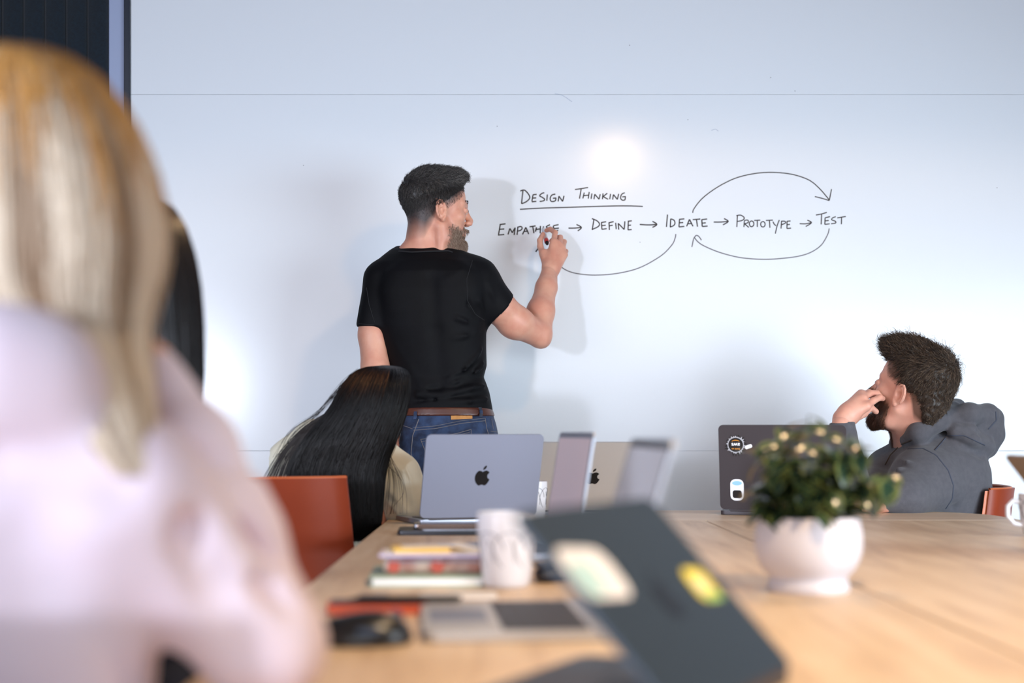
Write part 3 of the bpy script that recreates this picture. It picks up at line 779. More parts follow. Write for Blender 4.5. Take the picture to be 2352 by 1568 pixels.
# ------------------------------------------------------------------ standing man
def standing_man():
    p = thing('person', 'standing man with short dark hair and beard in a black t-shirt writing on the whiteboard', 'person', (0, 0, 0))
    ob = W(1015, 0, 4.85); p.location = (ob[0], ob[1], 0)
    off = np.array((ob[0], ob[1], 0.0))
    def put(name, V, Q, m, parent=p, **kw): return mesh_obj(name, np.asarray(V) - off, Q, m, parent, **kw)
    Y = 4.85
    fr = Frame(W(1003, 489, Y), (math.cos(R_(17)), math.sin(R_(17)), -.03), sc=1.0)
    # head and neck
    c = fr.o
    F = Field(c + (-.15, -.14, -.21), c + (.16, .16, .15), .0022)
    head_sdf(F, fr)
    nb = W(978, 600, 4.865)
    F.cone(fr.pt((0, -.035, -.03)), nb, .056, .060, .025)
    F.cone(fr.pt((0, -.045, -.08)), W(975, 600, 4.85), .045, .062, .02)
    F.cone(W(1012, 525, 4.80), W(1012, 590, 4.80), .012, .012, .02)           # neck muscle
    F.cone(W(940, 592, 4.84), W(1030, 592, 4.86), .045, .045, .03)
    Vh, Qh = F.mesh(1, .45)
    L = fr.loc(Vh); y, z, x = L[:, 1], L[:, 2], np.abs(L[:, 0])
    sm = lambda a, b, v: np.clip((v - a) / (b - a), 0, 1)
    zl = np.interp(y, [-.11, -.05, -.03, -.01, .02, .05, .08], [-.100, -.088, -.05, .008, .005, .03, .06])
    zt = np.interp(y, [-.11, -.05, .02, .05, .09], [.01, .02, .035, .05, .07])
    fade = np.clip((z - zl) / np.interp(y, [-.08, -.02], [.075, .032]), 0, 1) ** .75 * .97 * sm(.092, .06, y + np.maximum(0, .05 - z) * .5)
    fade = np.maximum(fade, ((z - (.024 + .36*y + .55*np.maximum(0, y))) > 0) * (y < .075 - np.maximum(0, .06 - z)*.8) * .97)
    fade *= (1 - (np.abs(y + .008) < .024) * (np.abs(z) < .034) * (x > .073) * 1.0)
    beard = sm(-.026, -.048, z + (y - .02) * .38) * sm(.008, .035, y) * sm(-.125, -.11, z) * (1 - (np.abs(z + .06) < .010) * (y > .075) * (x < .022)) * sm(-.01, .055, y) * .62
    mous = (np.abs(z + .0465) < .0055) * (y > .07) * (y < .102) * (x < .028) * .55
    Vp, Qp, tones = [Vh], [Qh], [np.maximum(np.maximum(fade, beard), mous)]
    # right arm and hand
    A = [W(1090, 645, 4.845), W(1146, 706, 4.86), W(1190, 742, 4.90), W(1236, 768, 4.95)]
    wr = W(1262, 622, 5.10)
    F = Field(np.minimum(A[0], wr) + (-.06, -.07, -.30), wr + (.10, .16, .12), .0034)
    F.chain(A, [.050, .052, .050, .040], .015)
    F.ell(W(1245, 783, 4.955), (.024, .03, .022), .02)
    F.ell(W(1178, 742, 4.885), (.050, .044, .046), .02)
    F.chain([W(1240, 762, 4.955), W(1242, 715, 5.0), W(1255, 660, 5.06), wr], [.038, .043, .033, .0265], .02, squash=((0, 1, 0), .92))
    Va, Qa = F.mesh(1)
    Vp.append(Va); Qp.append(Qa); tones.append(np.zeros(len(Va)))
    # hand at finer resolution, rooted inside the wrist
    F = Field(wr + (-.07, -.05, -.06), wr + (.10, .16, .16), .0021)
    F.cone(W(1259, 660, 5.065), wr, .031, .0262, .012, squash=((0, 1, 0), .9))
    mcp = [W(1272, 556, 5.135), W(1284, 561, 5.140), W(1292, 571, 5.138), W(1297, 585, 5.130)]
    for q, r in zip(mcp, (.0135, .013, .012, .011)):
        F.cone(W(1264, 612, 5.105) + (q - mcp[0]) * .25, q, .020, r, .014)
    F.cone(W(1259, 610, 5.105), W(1249, 582, 5.13), .018, .016, .012)
    finger(F, [mcp[0], W(1275, 534, 5.165), W(1264, 526, 5.195), W(1255, 529, 5.208)], .0098)
    finger(F, [mcp[1], W(1287, 545, 5.178), W(1276, 545, 5.205), W(1266, 553, 5.205)], .0098)
    finger(F, [mcp[2], W(1296, 555, 5.175), W(1288, 563, 5.200), W(1277, 570, 5.190)], .0092)
    finger(F, [mcp[3], W(1300, 577, 5.162), W(1294, 583, 5.182), W(1284, 586, 5.175)], .0082)
    finger(F, [W(1250, 592, 5.115), W(1241, 566, 5.150), W(1240, 552, 5.165), W(1247, 538, 5.190)], .0112)
    for i, q in enumerate(mcp): F.ridge([q + (0, -.008, -.01), W(1264, 615, 5.09)], .0012, .004)
    V2, Q2 = F.mesh(1); Vp.append(V2); Qp.append(Q2); tones.append(np.zeros(len(V2)))
    # left arm
    F = Field(W(800, 1060, 4.6), W(930, 690, 5.0), .0042)
    F.chain([W(853, 720, 4.82), W(857, 770, 4.82), W(862, 845, 4.80), W(872, 900, 4.77), W(893, 985, 4.72)], [.040, .0455, .043, .044, .028], .015)
    F.chain([W(893, 985, 4.72), W(898, 1015, 4.715)], [.026, .030], .015, squash=((0, 1, 0), .6))
    for i in range(4): finger(F, [W(886 + i*8, 1028, 4.715), W(888 + i*8, 1052 - (i == 3)*6, 4.72), W(889 + i*7, 1062 - (i == 3)*8 - (i == 0)*3, 4.735)], .009)
    finger(F, [W(912, 1000, 4.71), W(922, 1022, 4.70), W(924, 1036, 4.705)], .010)
    V3, Q3 = F.mesh(2); Vp.append(V3); Qp.append(Q3); tones.append(np.zeros(len(V3)))
    # trunk beneath the clothes
    F = Field(W(880, 960, 4.7), W(1160, 570, 5.02), .012)
    F.loft([row(575, 935, 1040, Y, .05), row(620, 880, 1100, Y, .085), row(700, 872, 1110, Y, .10), row(850, 915, 1095, Y, .09), row(950, 925, 1110, Y, .10)])
    V4, Q4 = F.mesh(2); Vp.append(V4); Qp.append(Q4); tones.append(np.zeros(len(V4)))
    V, Q = join_arrays(list(zip(Vp, Qp)))
    body = put('body', V, Q, M_SKIN, tone=np.concatenate(tones))
    # t-shirt
    F = Field(W(780, 985, 4.62), W(1230, 535, 5.05), .0044)
    rows = [row(569, 918, 1036, 4.86, .058), row(576, 905, 1050, 4.86, .072), row(588, 888, 1078, 4.855, .085), row(605, 870, 1105, Y, .10), row(630, 856, 1125, Y, .118), row(670, 850, 1132, Y, .128), row(720, 853, 1122, Y, .13), row(752, 862, 1117, Y, .128),
            row(800, 879, 1117, Y, .12), row(840, 892, 1118, Y, .113), row(866, 898, 1111, Y, .108), row(880, 900, 1117, Y, .111), row(900, 903, 1124, Y, .117), row(925, 904, 1129, Y, .122), row(948, 904, 1133, Y, .124)]
    F.loft(rows, 0, 2.3, cap=.006)
    F.cone(W(912, 592, 4.86), W(875, 640, 4.83), .030, .044, .03)
    F.cone(W(875, 640, 4.83), W(857, 745, 4.82), .052, .0525, .02, cut=[(W(856, 751, 4.82), (-.02, 0, -1))])
    F.cone(W(1040, 598, 4.86), W(1095, 640, 4.84), .040, .062, .03)
    hemn = W(1178, 686, 4.9) - W(1118, 732, 4.82); ax = A[2] - A[0]; ax /= np.linalg.norm(ax)
    F.cone(W(1092, 642, 4.845), W(1152, 714, 4.863), .066, .0605, .03, cut=[(W(1148, 710, 4.862), ax)])
    # shoulder blades, spine hollow, and folds
    F.ell(W(935, 665, 4.765), (.06, .03, .07), .04); F.ell(W(1050, 660, 4.765), (.06, .03, .07), .04)
    F.ridge([W(990, 640, 4.725), W(1000, 760, 4.725), W(1012, 880, 4.735)], -.009, .022)
    fold = lambda pts, a, w, Yf=4.74: F.ridge([W(x, y, Yf + dy) for x, y, dy in pts], a*1.15, w*1.15)
    fold([(1070, 652, 0), (1076, 700, .0), (1100, 728, .02)], -.004, .006)
    fold([(1122, 736, .05), (1090, 745, .0), (1050, 730, -.01)], .006, .008); fold([(1120, 752, .05), (1085, 770, .0), (1040, 775, 0)], .005, .008)
    fold([(1112, 800, .04), (1070, 850, .0), (1000, 880, -.01)], .006, .009); fold([(1112, 835, .05), (1080, 868, .0), (1020, 890, 0)], .006, .008)
    fold([(1113, 862, .06), (1090, 868, .02), (1050, 885, 0), (985, 895, 0)], -.007, .007); fold([(1118, 884, .05), (1085, 890, .01), (1020, 905, 0), (960, 905, 0)], .007, .008)
    fold([(1122, 900, .05), (1080, 905, .0), (1000, 918, 0), (940, 920, 0)], -.006, .006); fold([(1127, 915, .05), (1080, 920, .0), (1000, 930, 0)], .006, .007)
    fold([(1090, 862, .02), (1100, 850, .03), (1108, 845, .04)], .007, .006); fold([(905, 800, .0), (940, 850, -.01), (980, 900, 0)], .004, .012)
    fold([(1060, 665, -.01), (1100, 690, 0), (1130, 735, .03)], .004, .009, 4.76); fold([(1120, 650, 0), (1140, 690, .0)], .004, .010, 4.78)
    fold([(1060, 620, 0), (1030, 640, -.01)], .003, .01)
    Vt, Qt = F.mesh(1); tee = put('t_shirt', Vt, Qt, M_TEE)
    bt = bvh_of(Vt, Qt)
    def seam(pts, m, r, parent, b=bt, name='seam', n=26, lift=.0004):
        P = drape(b, pts, lift, n)
        if len(P) > 3:
            v, q = tube_arrays(P[None], np.full((1, len(P)), r), 5); put(name, v, q, m, parent)
    m_s = mat('tee_seam', srgb(24, 24, 28), .9)
    seam([(1085, 598), (1072, 640), (1073, 690), (1092, 722), (1112, 735)], m_s, .0011, tee, name='sleeve_seam')
    seam([(1146, 725), (1163, 708), (1176, 690)], m_s, .0011, tee, name='sleeve_hem'); seam([(824, 743), (842, 745), (860, 746)], m_s, .0011, tee, name='sleeve_hem')
    seam([(842, 660), (848, 700), (860, 740)], m_s, .0011, tee, name='sleeve_seam')
    P = []
    for a in np.linspace(-.2, 1.2, 40): pass
    seam([(916, 577), (945, 579), (990, 577), (1030, 576), (1040, 580)], m_s, .0026, tee, name='neck_rib')
    # jeans
    F = Field(W(860, 1200, 4.62) * (1, 1, 0) + (0, 0, .05), W(1190, 930, 5.06), .0062)
    rj = [row(946, 908, 1131, Y, .120), row(975, 903, 1140, Y, .130), row(1007, 899, 1146, Y, .138), row(1050, 900, 1146, Y, .142), row(1085, 905, 1143, Y, .138), row(1110, 915, 1135, Y, .12)]
    F.loft(rj, 0, 2.3, cap=.006)
    F.ell(W(968, 1050, 4.775), (.085, .07, .095), .03); F.ell(W(1078, 1048, 4.775), (.085, .07, .095), .03)
    for px in (965, 1085):
        a = W(px, 1090, Y); k = np.array((a[0], Y, .50)); an = np.array((a[0], Y + .02, .10))
        F.cone(a, k, .093, .066, .03); F.cone(k, an, .066, .05, .02)
    F.plane((0, 0, .08), (0, 0, -1))
    Vj, Qj = F.mesh(1); je = put('jeans', Vj, Qj, M_JEAN); bj = bvh_of(Vj, Qj)
    seam([(962, 962), (948, 1000), (944, 1040), (955, 1085), (978, 1120)], M_STITCH, .0016, je, bj, 'centre_seam')
    seam([(950, 988), (1000, 984), (1060, 972), (1114, 966)], M_STITCH, .0012, je, bj, 'yoke_seam'); seam([(950, 982), (1000, 978), (1060, 966), (1114, 960)], M_STITCH, .0009, je, bj, 'yoke_seam')
    seam([(918, 975), (935, 980), (948, 985)], M_STITCH, .0012, je, bj, 'yoke_seam')
    seam([(966, 1009), (1010, 1003), (1050, 995), (1082, 986)], M_STITCH, .0013, je, bj, 'pocket_edge'); seam([(968, 1014), (1010, 1008), (1050, 1000), (1080, 992)], M_STITCH, .0008, je, bj, 'pocket_edge')
    seam([(966, 1009), (978, 1040), (992, 1068)], M_STITCH, .0011, je, bj, 'pocket_edge'); seam([(1082, 986), (1083, 1020), (1082, 1060)], M_STITCH, .0011, je, bj, 'pocket_edge')
    seam([(920, 996), (914, 1030), (912, 1060)], M_STITCH, .0011, je, bj, 'pocket_edge')
    seam([(1114, 960), (1118, 985), (1126, 1010)], M_STITCH, .0012, je, bj, 'side_seam'); seam([(1126, 990), (1142, 992)], M_STITCH, .0012, je, bj, 'pocket_edge'); seam([(1129, 962), (1133, 985)], M_STITCH, .0010, je, bj, 'pocket_edge')
    def quadpatch(name, corners, m, t, parent, b):
        n = 7; G = []
        for j in range(4):
            for i in range(n):
                u, v = i/(n-1), j/3
                q = (1-v)*((1-u)*np.array(corners[0]) + u*np.array(corners[1])) + v*((1-u)*np.array(corners[3]) + u*np.array(corners[2]))
                h = drape(b, [q, q + .01], t, 2); G.append(h[0] if len(h) else W(*q, 4.72))
        G = np.array(G); k = len(G); G2 = np.concatenate([G, G + (0, t + .002, 0)])
        f = []
        for j in range(3):
            for i in range(n-1): a = j*n+i; f.append((a, a+n, a+n+1, a+1))
        ring = [i for i in range(n)] + [j*n+n-1 for j in range(1, 4)] + [3*n+i for i in range(n-2, -1, -1)] + [j*n for j in (2, 1)]
        for a, c_ in zip(ring, ring[1:] + ring[:1]): f.append((a, c_, c_+k, a+k))
        return put(name, G2, f, m, parent, smooth=False)
    # belt band with loops and leather patch
    F = Field(W(880, 962, 4.66), W(1160, 925, 5.04), .003)
    rb = [row(938, 909, 1129, Y, .1245), row(954, 905, 1135, Y, .1275)]
    F.loft(rb, 0, 2.3, cap=.003, grow=.002); Vb, Qb = F.mesh(1)
    belt = put('belt', Vb, Qb, M_BELT); bb = bvh_of(Vb, Qb)
    quadpatch('leather_patch', [(1035, 951), (1084, 949), (1084, 962), (1036, 964)], M_PATCH, .0035, je, bj)
    quadpatch('belt_loop', [(1099, 935), (1106, 935), (1108, 957), (1101, 957)], M_JEAN, .0035, je, bb)
    quadpatch('belt_loop', [(952, 945), (959, 945), (956, 962), (949, 962)], M_JEAN, .0035, je, bb)
    for px in (965, 1085):
        a = W(px, 1090, Y); F = Field((a[0]-.08, Y-.12, -.01), (a[0]+.08, Y+.26, .14), .006)
        F.cone((a[0], Y-.02, .05), (a[0], Y+.17, .04), .045, .036, 0); F.cone((a[0], Y+.01, .06), (a[0], Y+.02, .12), .044, .044, .02); F.plane((0, 0, .002), (0, 0, -1))
        v, q = F.mesh(1); put('shoe', v, q, M_SHOE)
    # hair: swept-up top over faded sides
    prims = [((0, -.020, .050), (.0755, .0965, .087), 0), ((0, .010, .106), (.054, .078, .036), .03), ((0, .050, .117), (.042, .038, .024), .02), ((0, -.072, .055), (.060, .043, .055), .02)]
    cuts = [((0, 0, .038), (0, .40, -1), .034), ((0, .076, .075), (0, 1, -.75), .012)]
    Vc, Qc = short_hair_mesh(fr, .0032, prims, cuts)
    N = vnormals(Vc, Qc); nz = np.sin(Vc[:, 0]*420 + np.sin(Vc[:, 2]*260)*2) * np.sin(Vc[:, 2]*380 + Vc[:, 1]*200)
    Vc = Vc + N * (nz * .0012)[:, None]
    def comb(L):
        w = np.clip((L[:, 2] - .06) / .05, 0, 1)[:, None]
        return w * np.stack([0*L[:, 0], np.ones(len(L)), .35 + 0*L[:, 0]], 1) + (1-w) * np.stack([0*L[:, 0], -.15 + 0*L[:, 0], -np.ones(len(L))], 1)
    zl2 = lambda L: .35 + .9*np.clip((L[:, 2]-.02)/.09, 0, 1) + .25*np.clip((L[:, 1]-.03)/.05, 0, 1)*(L[:, 2] > .10) - .5*np.clip((L[:, 1]-.05)/.03, 0, 1)*(L[:, 2] < .10)
    v, q, tn = strands(Vc, Qc, fr, 11000, .0155, comb, curl=.0025, rad=.00085, z_len=zl2, jitter=.4, lift=.5, hug=.05)
    tl = fr.loc(v); tn = np.clip(tn * (.9 + 1.2*np.clip((tl[:, 1]) / .08, 0, 1)), 0, 1)  # highlights put into the strand tone, stronger toward the front
    Vh2, Qh2 = join_arrays([(Vc, Qc), (v, q)])
    put('hair', Vh2, Qh2, M_HAIRD, tone=np.concatenate([np.full(len(Vc), .05), tn]))
    # stubble of the faded sides, and the beard
    msk = fade[Qh].mean(1) > .25
    v, q, tn = strands(Vh, Qh[msk], fr, 9000, .0060, lambda L: np.stack([0*L[:, 0], -.3+0*L[:, 0], -1+0*L[:, 0]], 1), rad=.0005, m=3, jitter=.3, hug=-.1, lift=.7, z_len=lambda L: .35 + 1.1*np.clip((L[:, 2]+.03-.25*L[:, 1])/.07, 0, 1))
    put('faded_sides', v, q, M_HAIRD, tone=tn)['kind'] = 'stuff'
    zc = L[:, 2] - (.020 + .36 * L[:, 1] + .55 * np.maximum(0, L[:, 1])); msk = ((zc > 0) & (L[:, 1] < .075 - np.maximum(0, .06 - L[:, 2]) * .8))[Qh].all(1)
    v, q, tn = strands(Vh, Qh[msk], fr, 16000, .0105, comb, rad=.0007, m=4, jitter=.3, lift=.8, hug=-.05, z_len=lambda L: .45 + .8*np.clip((L[:, 2] - .018 - .36*L[:, 1])/.04, 0, 1))
    put('side_hair', v, q, M_HAIRD, tone=tn*.5)['kind'] = 'stuff'
    msk = (np.maximum(beard, mous)[Qh].mean(1) > .05 + .5 * rng.uniform(0, 1, len(Qh)))
    v, q, tn = strands(Vh, Qh[msk], fr, 8000, .0105, lambda L: np.stack([0*L[:, 0], .25+0*L[:, 0], -1+0*L[:, 0]], 1), rad=.0006, m=4, jitter=.4, lift=.7, hug=0, z_len=lambda L: .35 + .75*np.clip((L[:, 1]-.01)/.06, 0, 1))
    put('beard', v, q, M_BEARD, tone=tn)
    V = []; Q = []
    bw = []
    for s in (-1, 1):
        for i in range(60):
            u = rng.uniform(0, 1); a = np.array((s*(.014+.034*u), .095-.018*u**2, .032+.006*math.sin(u*2.6)+rng.normal(0, .0016))); bw.append([fr.pt(a), fr.pt(a + (s*.005, .001, .001))])
    for h in (0, 1): v, q = tube_arrays(np.array(bw[h*60:h*60+60]), np.tile([.0007, .0003], (60, 1))); put('eyebrow', v, q, M_BROW)['kind'] = 'stuff'
    add_eyes(p, fr)
    for o in p.children:
        if o.name.startswith('eye') and not o.name.startswith('eyebrow'): o.location = tuple(-off)
    # marker in the hand
    a = W(1247, 522, 5.285); b = W(1258, 564, 5.150); d = Vector(b - a); Ln = d.length
    mk = thing('marker_pen', 'white marker pen with red band and black end held in the standing man\'s hand', 'marker', tuple(a)); mk.rotation_euler = d.to_track_quat('Z', 'Y').to_euler()
    lathe('barrel', [(.003, .014), (.0068, .018), (.0072, .03), (.0072, .105), (.0066, .107)], M_PORC, mk, 20)
    lathe('nib', [(.0005, 0), (.0022, .004), (.0032, .015)], M_INK, mk, 12)
    lathe('red_band', [(.0072, .1055), (.0078, .106), (.0078, .128), (.0074, .1285)], M_RED, mk, 20)
    lathe('end_cap', [(.0062, .128), (.0064, .135), (.0050, .1365), (.0048, .143), (.003, .1435)], M_STBLK, mk, 20)
    return p

# ------------------------------------------------------------------ seated man on the right
def seated_man():
    Y = 4.50
    base = W(2150, 0, 4.62); off = np.array((base[0], base[1], 0.0))
    p = thing('person', 'seated man in grey hoodie with tousled brown hair resting his cheek on his hand', 'person', tuple(off))
    def put(name, V, Q, m, parent=p, **kw): return mesh_obj(name, np.asarray(V) - off, Q, m, parent, **kw)
    az = R_(39); pit = R_(17)
    fwd = np.array((-math.cos(az)*math.cos(pit), math.sin(az)*math.cos(pit), math.sin(pit)))
    fr = Frame(W(2090, 905, Y), fwd, sc=1.05)
    c = fr.o
    F = Field(c + (-.17, -.15, -.24), c + (.19, .18, .18), .003)
    head_sdf(F, fr)
    F.cone(fr.pt((0, -.045, -.03)), W(2110, 1010, 4.56), .056, .062, .03)
    F.cone(fr.pt((0, -.01, -.07)), W(2095, 1020, 4.58), .045, .055, .03)
    Vh, Qh = F.mesh(1); L = fr.loc(Vh); y, z, x = L[:, 1], L[:, 2], np.abs(L[:, 0])
    sm = lambda a, b, v: np.clip((v - a) / (b - a), 0, 1)
    beard = sm(-.022, -.045, z - (y - .02) * .25) * sm(.012, .030, y) * (1 - (np.abs(z + .06) < .009) * (y > .08) * (x < .02)) * .9
    zl = np.interp(y, [-.11, -.05, -.02, .02, .05, .07], [-.10, -.06, .02, .02, .03, .06])
    hairz = sm(0, .02, z - zl) * sm(.085, .065, y) * .95
    hairz *= (1 - (np.abs(y + .008) < .026) * (np.abs(z) < .036) * (x > .074))
    Vp, Qp, T = [Vh], [Qh], [np.maximum(beard, hairz)]
    # right hand against the cheek
    wr = W(1938, 962, 4.40)
    F = Field(W(1895, 1010, 4.28), W(2045, 885, 4.56), .0024)
    F.cone(W(1934, 985, 4.39), wr, .030, .029, .012)
    mcp = [W(1993, 916, 4.47), W(1984, 915, 4.49), W(1988, 908, 4.505), W(1992, 912, 4.52)]
    hb = W(1950, 950, 4.41)
    F.cone(wr, hb, .029, .030, .012)
    kn = [W(1990, 933, 4.40), W(1982, 916, 4.42), W(1979, 908, 4.44), W(1978, 905, 4.46)]
    for q in kn: F.cone(hb, q, .026, .0145, .014)
    finger(F, [kn[0], W(2006, 920, 4.42), W(2020, 913, 4.44), W(2027, 915, 4.455)], .0108)
    finger(F, [kn[1], W(1998, 903, 4.45), W(2014, 903, 4.47), W(2022, 910, 4.475)], .0108)
    finger(F, [kn[2], W(1996, 901, 4.48), W(2010, 905, 4.50), W(2016, 914, 4.49)], .0100)
    finger(F, [kn[3], W(1992, 903, 4.50), W(2003, 908, 4.52), W(2010, 918, 4.51)], .0092)
    finger(F, [W(1962, 962, 4.41), W(1985, 950, 4.44), W(2000, 935, 4.46), W(2012, 945, 4.465)], .0112)
    V2, Q2 = F.mesh(1); Vp.append(V2); Qp.append(Q2); T.append(np.zeros(len(V2)))
    # forearm core and other hand whose fingertips show at the table edge
    F = Field(W(1900, 1190, 4.20), W(2080, 960, 4.50), .006)
    F.cone(W(1934, 975, 4.39), W(1965, 1145, 4.33), .030, .034, 0)
    V3, Q3 = F.mesh(1); Vp.append(V3); Qp.append(Q3); T.append(np.zeros(len(V3)))
    F = Field((.84, 4.05, .735), (1.22, 4.36, .83), .0035)
    hz = TABLE_Z + .017
    F.cone((1.12, 4.30, hz+.014), (1.045, 4.26, hz+.008), .028, .026, .012)
    for i in range(4):
        k = np.array((1.018 + i*.004, 4.235 + i*.019, hz+.004)); F.cone((1.055, 4.26, hz+.006), k, .018, .012, .012)
        finger(F, [k, k + (-.038, -.008 + i*.002, .008), k + (-.060, -.014, .000), k + (-.068, -.017, -.005)], .0092)
    finger(F, [(1.065, 4.245, hz), (1.035, 4.215, hz), (1.007, 4.205, hz-.002)], .0105)
    V4, Q4 = F.mesh(1); Vp.append(V4); Qp.append(Q4); T.append(np.zeros(len(V4)))
    V, Q = join_arrays(list(zip(Vp, Qp))); put('body', V, Q, M_SKIN2, tone=np.concatenate(T))
    # hoodie
    Yt = 4.60
    F = Field(W(1895, 1330, 4.05) * (1, 1, 0) + (0, 0, .50), W(2330, 905, 4.92), .0052)
    rows = [row(985, 2085, 2178, Yt, .085), row(1000, 2068, 2212, Yt, .12), row(1020, 2050, 2240, Yt, .155), row(1045, 2034, 2256, Yt, .18), row(1080, 2020, 2266, Yt, .195), row(1120, 2010, 2268, Yt, .20), row(1170, 2010, 2255, Yt, .19), row(1260, 2015, 2255, Yt, .18), row(1345, 2020, 2250, Yt, .17)]
    F.loft(rows, 0, 2.2)
    F.ell(W(2120, 1098, 4.43), (.092, .085, .082), .05)
    F.cone(W(2115, 1100, 4.44), W(2078, 1140, 4.32), .074, .060, .04)
    F.cone(W(2150, 1120, 4.42), W(2078, 1148, 4.32), .060, .052, .04)
    F.cone(W(2078, 1143, 4.32), np.array((1.07, 4.27, TABLE_Z+.040)), .050, .034, .025)
    # raised right sleeve
    F.chain([W(2040, 1080, 4.66), W(2000, 1130, 4.50), W(1968, 1140, 4.355)], [.07, .06, .045], .03)
    F.chain([W(1966, 1135, 4.35), W(1948, 1060, 4.365), W(1937, 1000, 4.39)], [.050, .044, .038], .015)
    F.cone(W(1937, 1000, 4.39), W(1934, 970, 4.395), .038, .036, .006, cut=[(W(1935, 969, 4.395), (-.05, 0, 1))])
    # collar and hood
    F.chain([W(2082, 1010, 4.50), W(2110, 992, 4.46), W(2150, 965, 4.47), W(2185, 945, 4.53), W(2196, 938, 4.60)], [.020, .030, .032, .028, .026], .02)
    F.chain([W(2196, 938, 4.60), W(2180, 952, 4.68), W(2130, 980, 4.71), W(2090, 1005, 4.68), W(2072, 1015, 4.60)], [.026, .028, .028, .024, .02], .02)
    F.ell(W(2228, 985, 4.60), (.085, .11, .050), .03)
    F.chain([W(2180, 958, 4.49), W(2225, 950, 4.48), W(2268, 952, 4.53), W(2283, 962, 4.62)], [.028, .030, .030, .030], .018)
    F.chain([W(2195, 990, 4.46), W(2230, 1002, 4.46), W(2262, 1025, 4.52), W(2270, 1030, 4.62)], [.024, .030, .026, .024], .015)
    F.chain([W(2283, 962, 4.56), W(2284, 1000, 4.56), W(2270, 1030, 4.56)], [.028, .026, .024], .02)
    rid = lambda pts, a, w: F.ridge([W(*q) for q in pts], a, w)
    rid([(2175, 978, 4.42), (2215, 978, 4.41), (2255, 995, 4.45), (2275, 990, 4.5)], -.014, .012)
    rid([(2178, 1000, 4.41), (2205, 1022, 4.41), (2250, 1048, 4.47)], -.012, .012)
    rid([(2030, 1060, 4.42), (2062, 1075, 4.35), (2090, 1100, 4.34)], .007, .010); rid([(2045, 1045, 4.44), (2080, 1055, 4.36), (2110, 1080, 4.34)], .006, .010)
    rid([(2035, 1080, 4.38), (2060, 1100, 4.31)], .007, .009); rid([(2030, 1068, 4.41), (2060, 1088, 4.33)], -.006, .006)
    rid([(2130, 1140, 4.36), (2190, 1160, 4.40)], -.006, .012)
    Vt, Qt = F.mesh(1); ho = put('hoodie', Vt, Qt, M_HOOD); bt = bvh_of(Vt, Qt)
    def seam(pts, r=.0022, name='seam', m=M_HOODD, n=30):
        P = drape(bt, pts, .0, n)
        if len(P) > 3: v, q = tube_arrays(P[None], np.full((1, len(P)), r), 5); put(name, v, q, m, ho)
    seam([(2085, 1031), (2120, 1030), (2150, 1045), (2178, 1080), (2190, 1115), (2187, 1145), (2172, 1168)], name='sleeve_seam')
    seam([(2172, 1005), (2160, 1020), (2147, 1034)], name='shoulder_seam')
    seam([(2095, 1010), (2070, 1020), (2045, 1045), (2032, 1068)], .0028, 'zip', mat('zip_brown', srgb(60, 50, 44), .6))
    seam([(2287, 945), (2288, 965), (2270, 985)], name='hood_seam'); seam([(2172, 1000), (2215, 1000), (2262, 1022)], .0018, name='hood_seam')
    P = [drape(bt, [(2037 + 15*math.cos(a), 1122 + 17*math.sin(a)), (2037 + 15*math.cos(a), 1122.1 + 17*math.sin(a))], .002, 2) for a in np.linspace(0, 2*PI, 18, endpoint=False)]
    P = [q[0] for q in P if len(q)]
    if len(P) > 8: put('round_patch', np.array(P + [q + (0, .004, 0) for q in P]), [tuple(range(len(P)))] + [(i, (i+1) % len(P), (i+1) % len(P) + len(P), i + len(P)) for i in range(len(P))], M_STBLK, ho, smooth=False)
    # grey marl t-shirt showing in the collar
    F = Field(W(2040, 1040, 4.48), W(2130, 985, 4.72), .006); F.ell(W(2085, 1018, 4.60), (.055, .065, .04), 0); v, q = F.mesh(1); put('undershirt', v, q, mat('marl_grey', srgb(110, 106, 104), .9))
    # hair: thick tousled top
    prims = [((0, -.022, .052), (.078, .097, .088), 0), ((0, .030, .112), (.058, .070, .042), .03), ((0, .080, .112), (.046, .034, .030), .02), ((0, -.078, -.015), (.054, .033, .060), .03), ((0, -.055, .085), (.058, .048, .048), .03)]
    cuts = [((0, .0, .018), (0, .93, -1), .008), ((0, .092, .06), (0, 1, -.45), .008)]
    c = fr.pt((0, 0, .03)); F = Field(c - .21, c + .21, .0038)
    for q in prims: F.ell(q[0], q[1], q[2], fr)
    fr2 = fr
    for q, n, k in cuts[1:]: F.plane(fr.pt(q), fr.R @ np.array(n, float), k)
    F.cone((-.14, .055, -.02), (.14, .055, -.02), .058, .058, .01, fr, 'sub')
    F.cone((-.14, .008, -.035), (.14, .008, -.035), .052, .052, .01, fr, 'sub')
    F.cone((-.14, -.02, -.10), (.14, -.02, -.10), .055, .055, .01, fr, 'sub')
    Vc, Qc = F.mesh(1); N = vnormals(Vc, Qc)
    nz = np.sin(Vc[:, 0]*170 + np.sin(Vc[:, 2]*130)*2.2) * np.sin(Vc[:, 2]*150 + Vc[:, 1]*120 + np.sin(Vc[:, 0]*90)*2)
    Vc = Vc + N * (nz * .0022)[:, None]
    def comb(L):
        crown = np.array((0, -.09, .11)); d = L - crown; d /= np.linalg.norm(d, axis=1, keepdims=True) + 1e-6
        w = np.clip((L[:, 2] - .07) / .05, 0, 1)[:, None]
        return w * (d + np.array((0, .4, .25))) + (1-w) * (d + np.array((0, -.1, -.7)))
    v, q, tn = strands(Vc, Qc, fr, 15000, .026, comb, curl=.0035, rad=.0008, m=6, lift=.30, jitter=.45, curl_n=1.0, z_len=lambda L: .45 + .75*np.clip((L[:, 2]-.01)/.09, 0, 1))
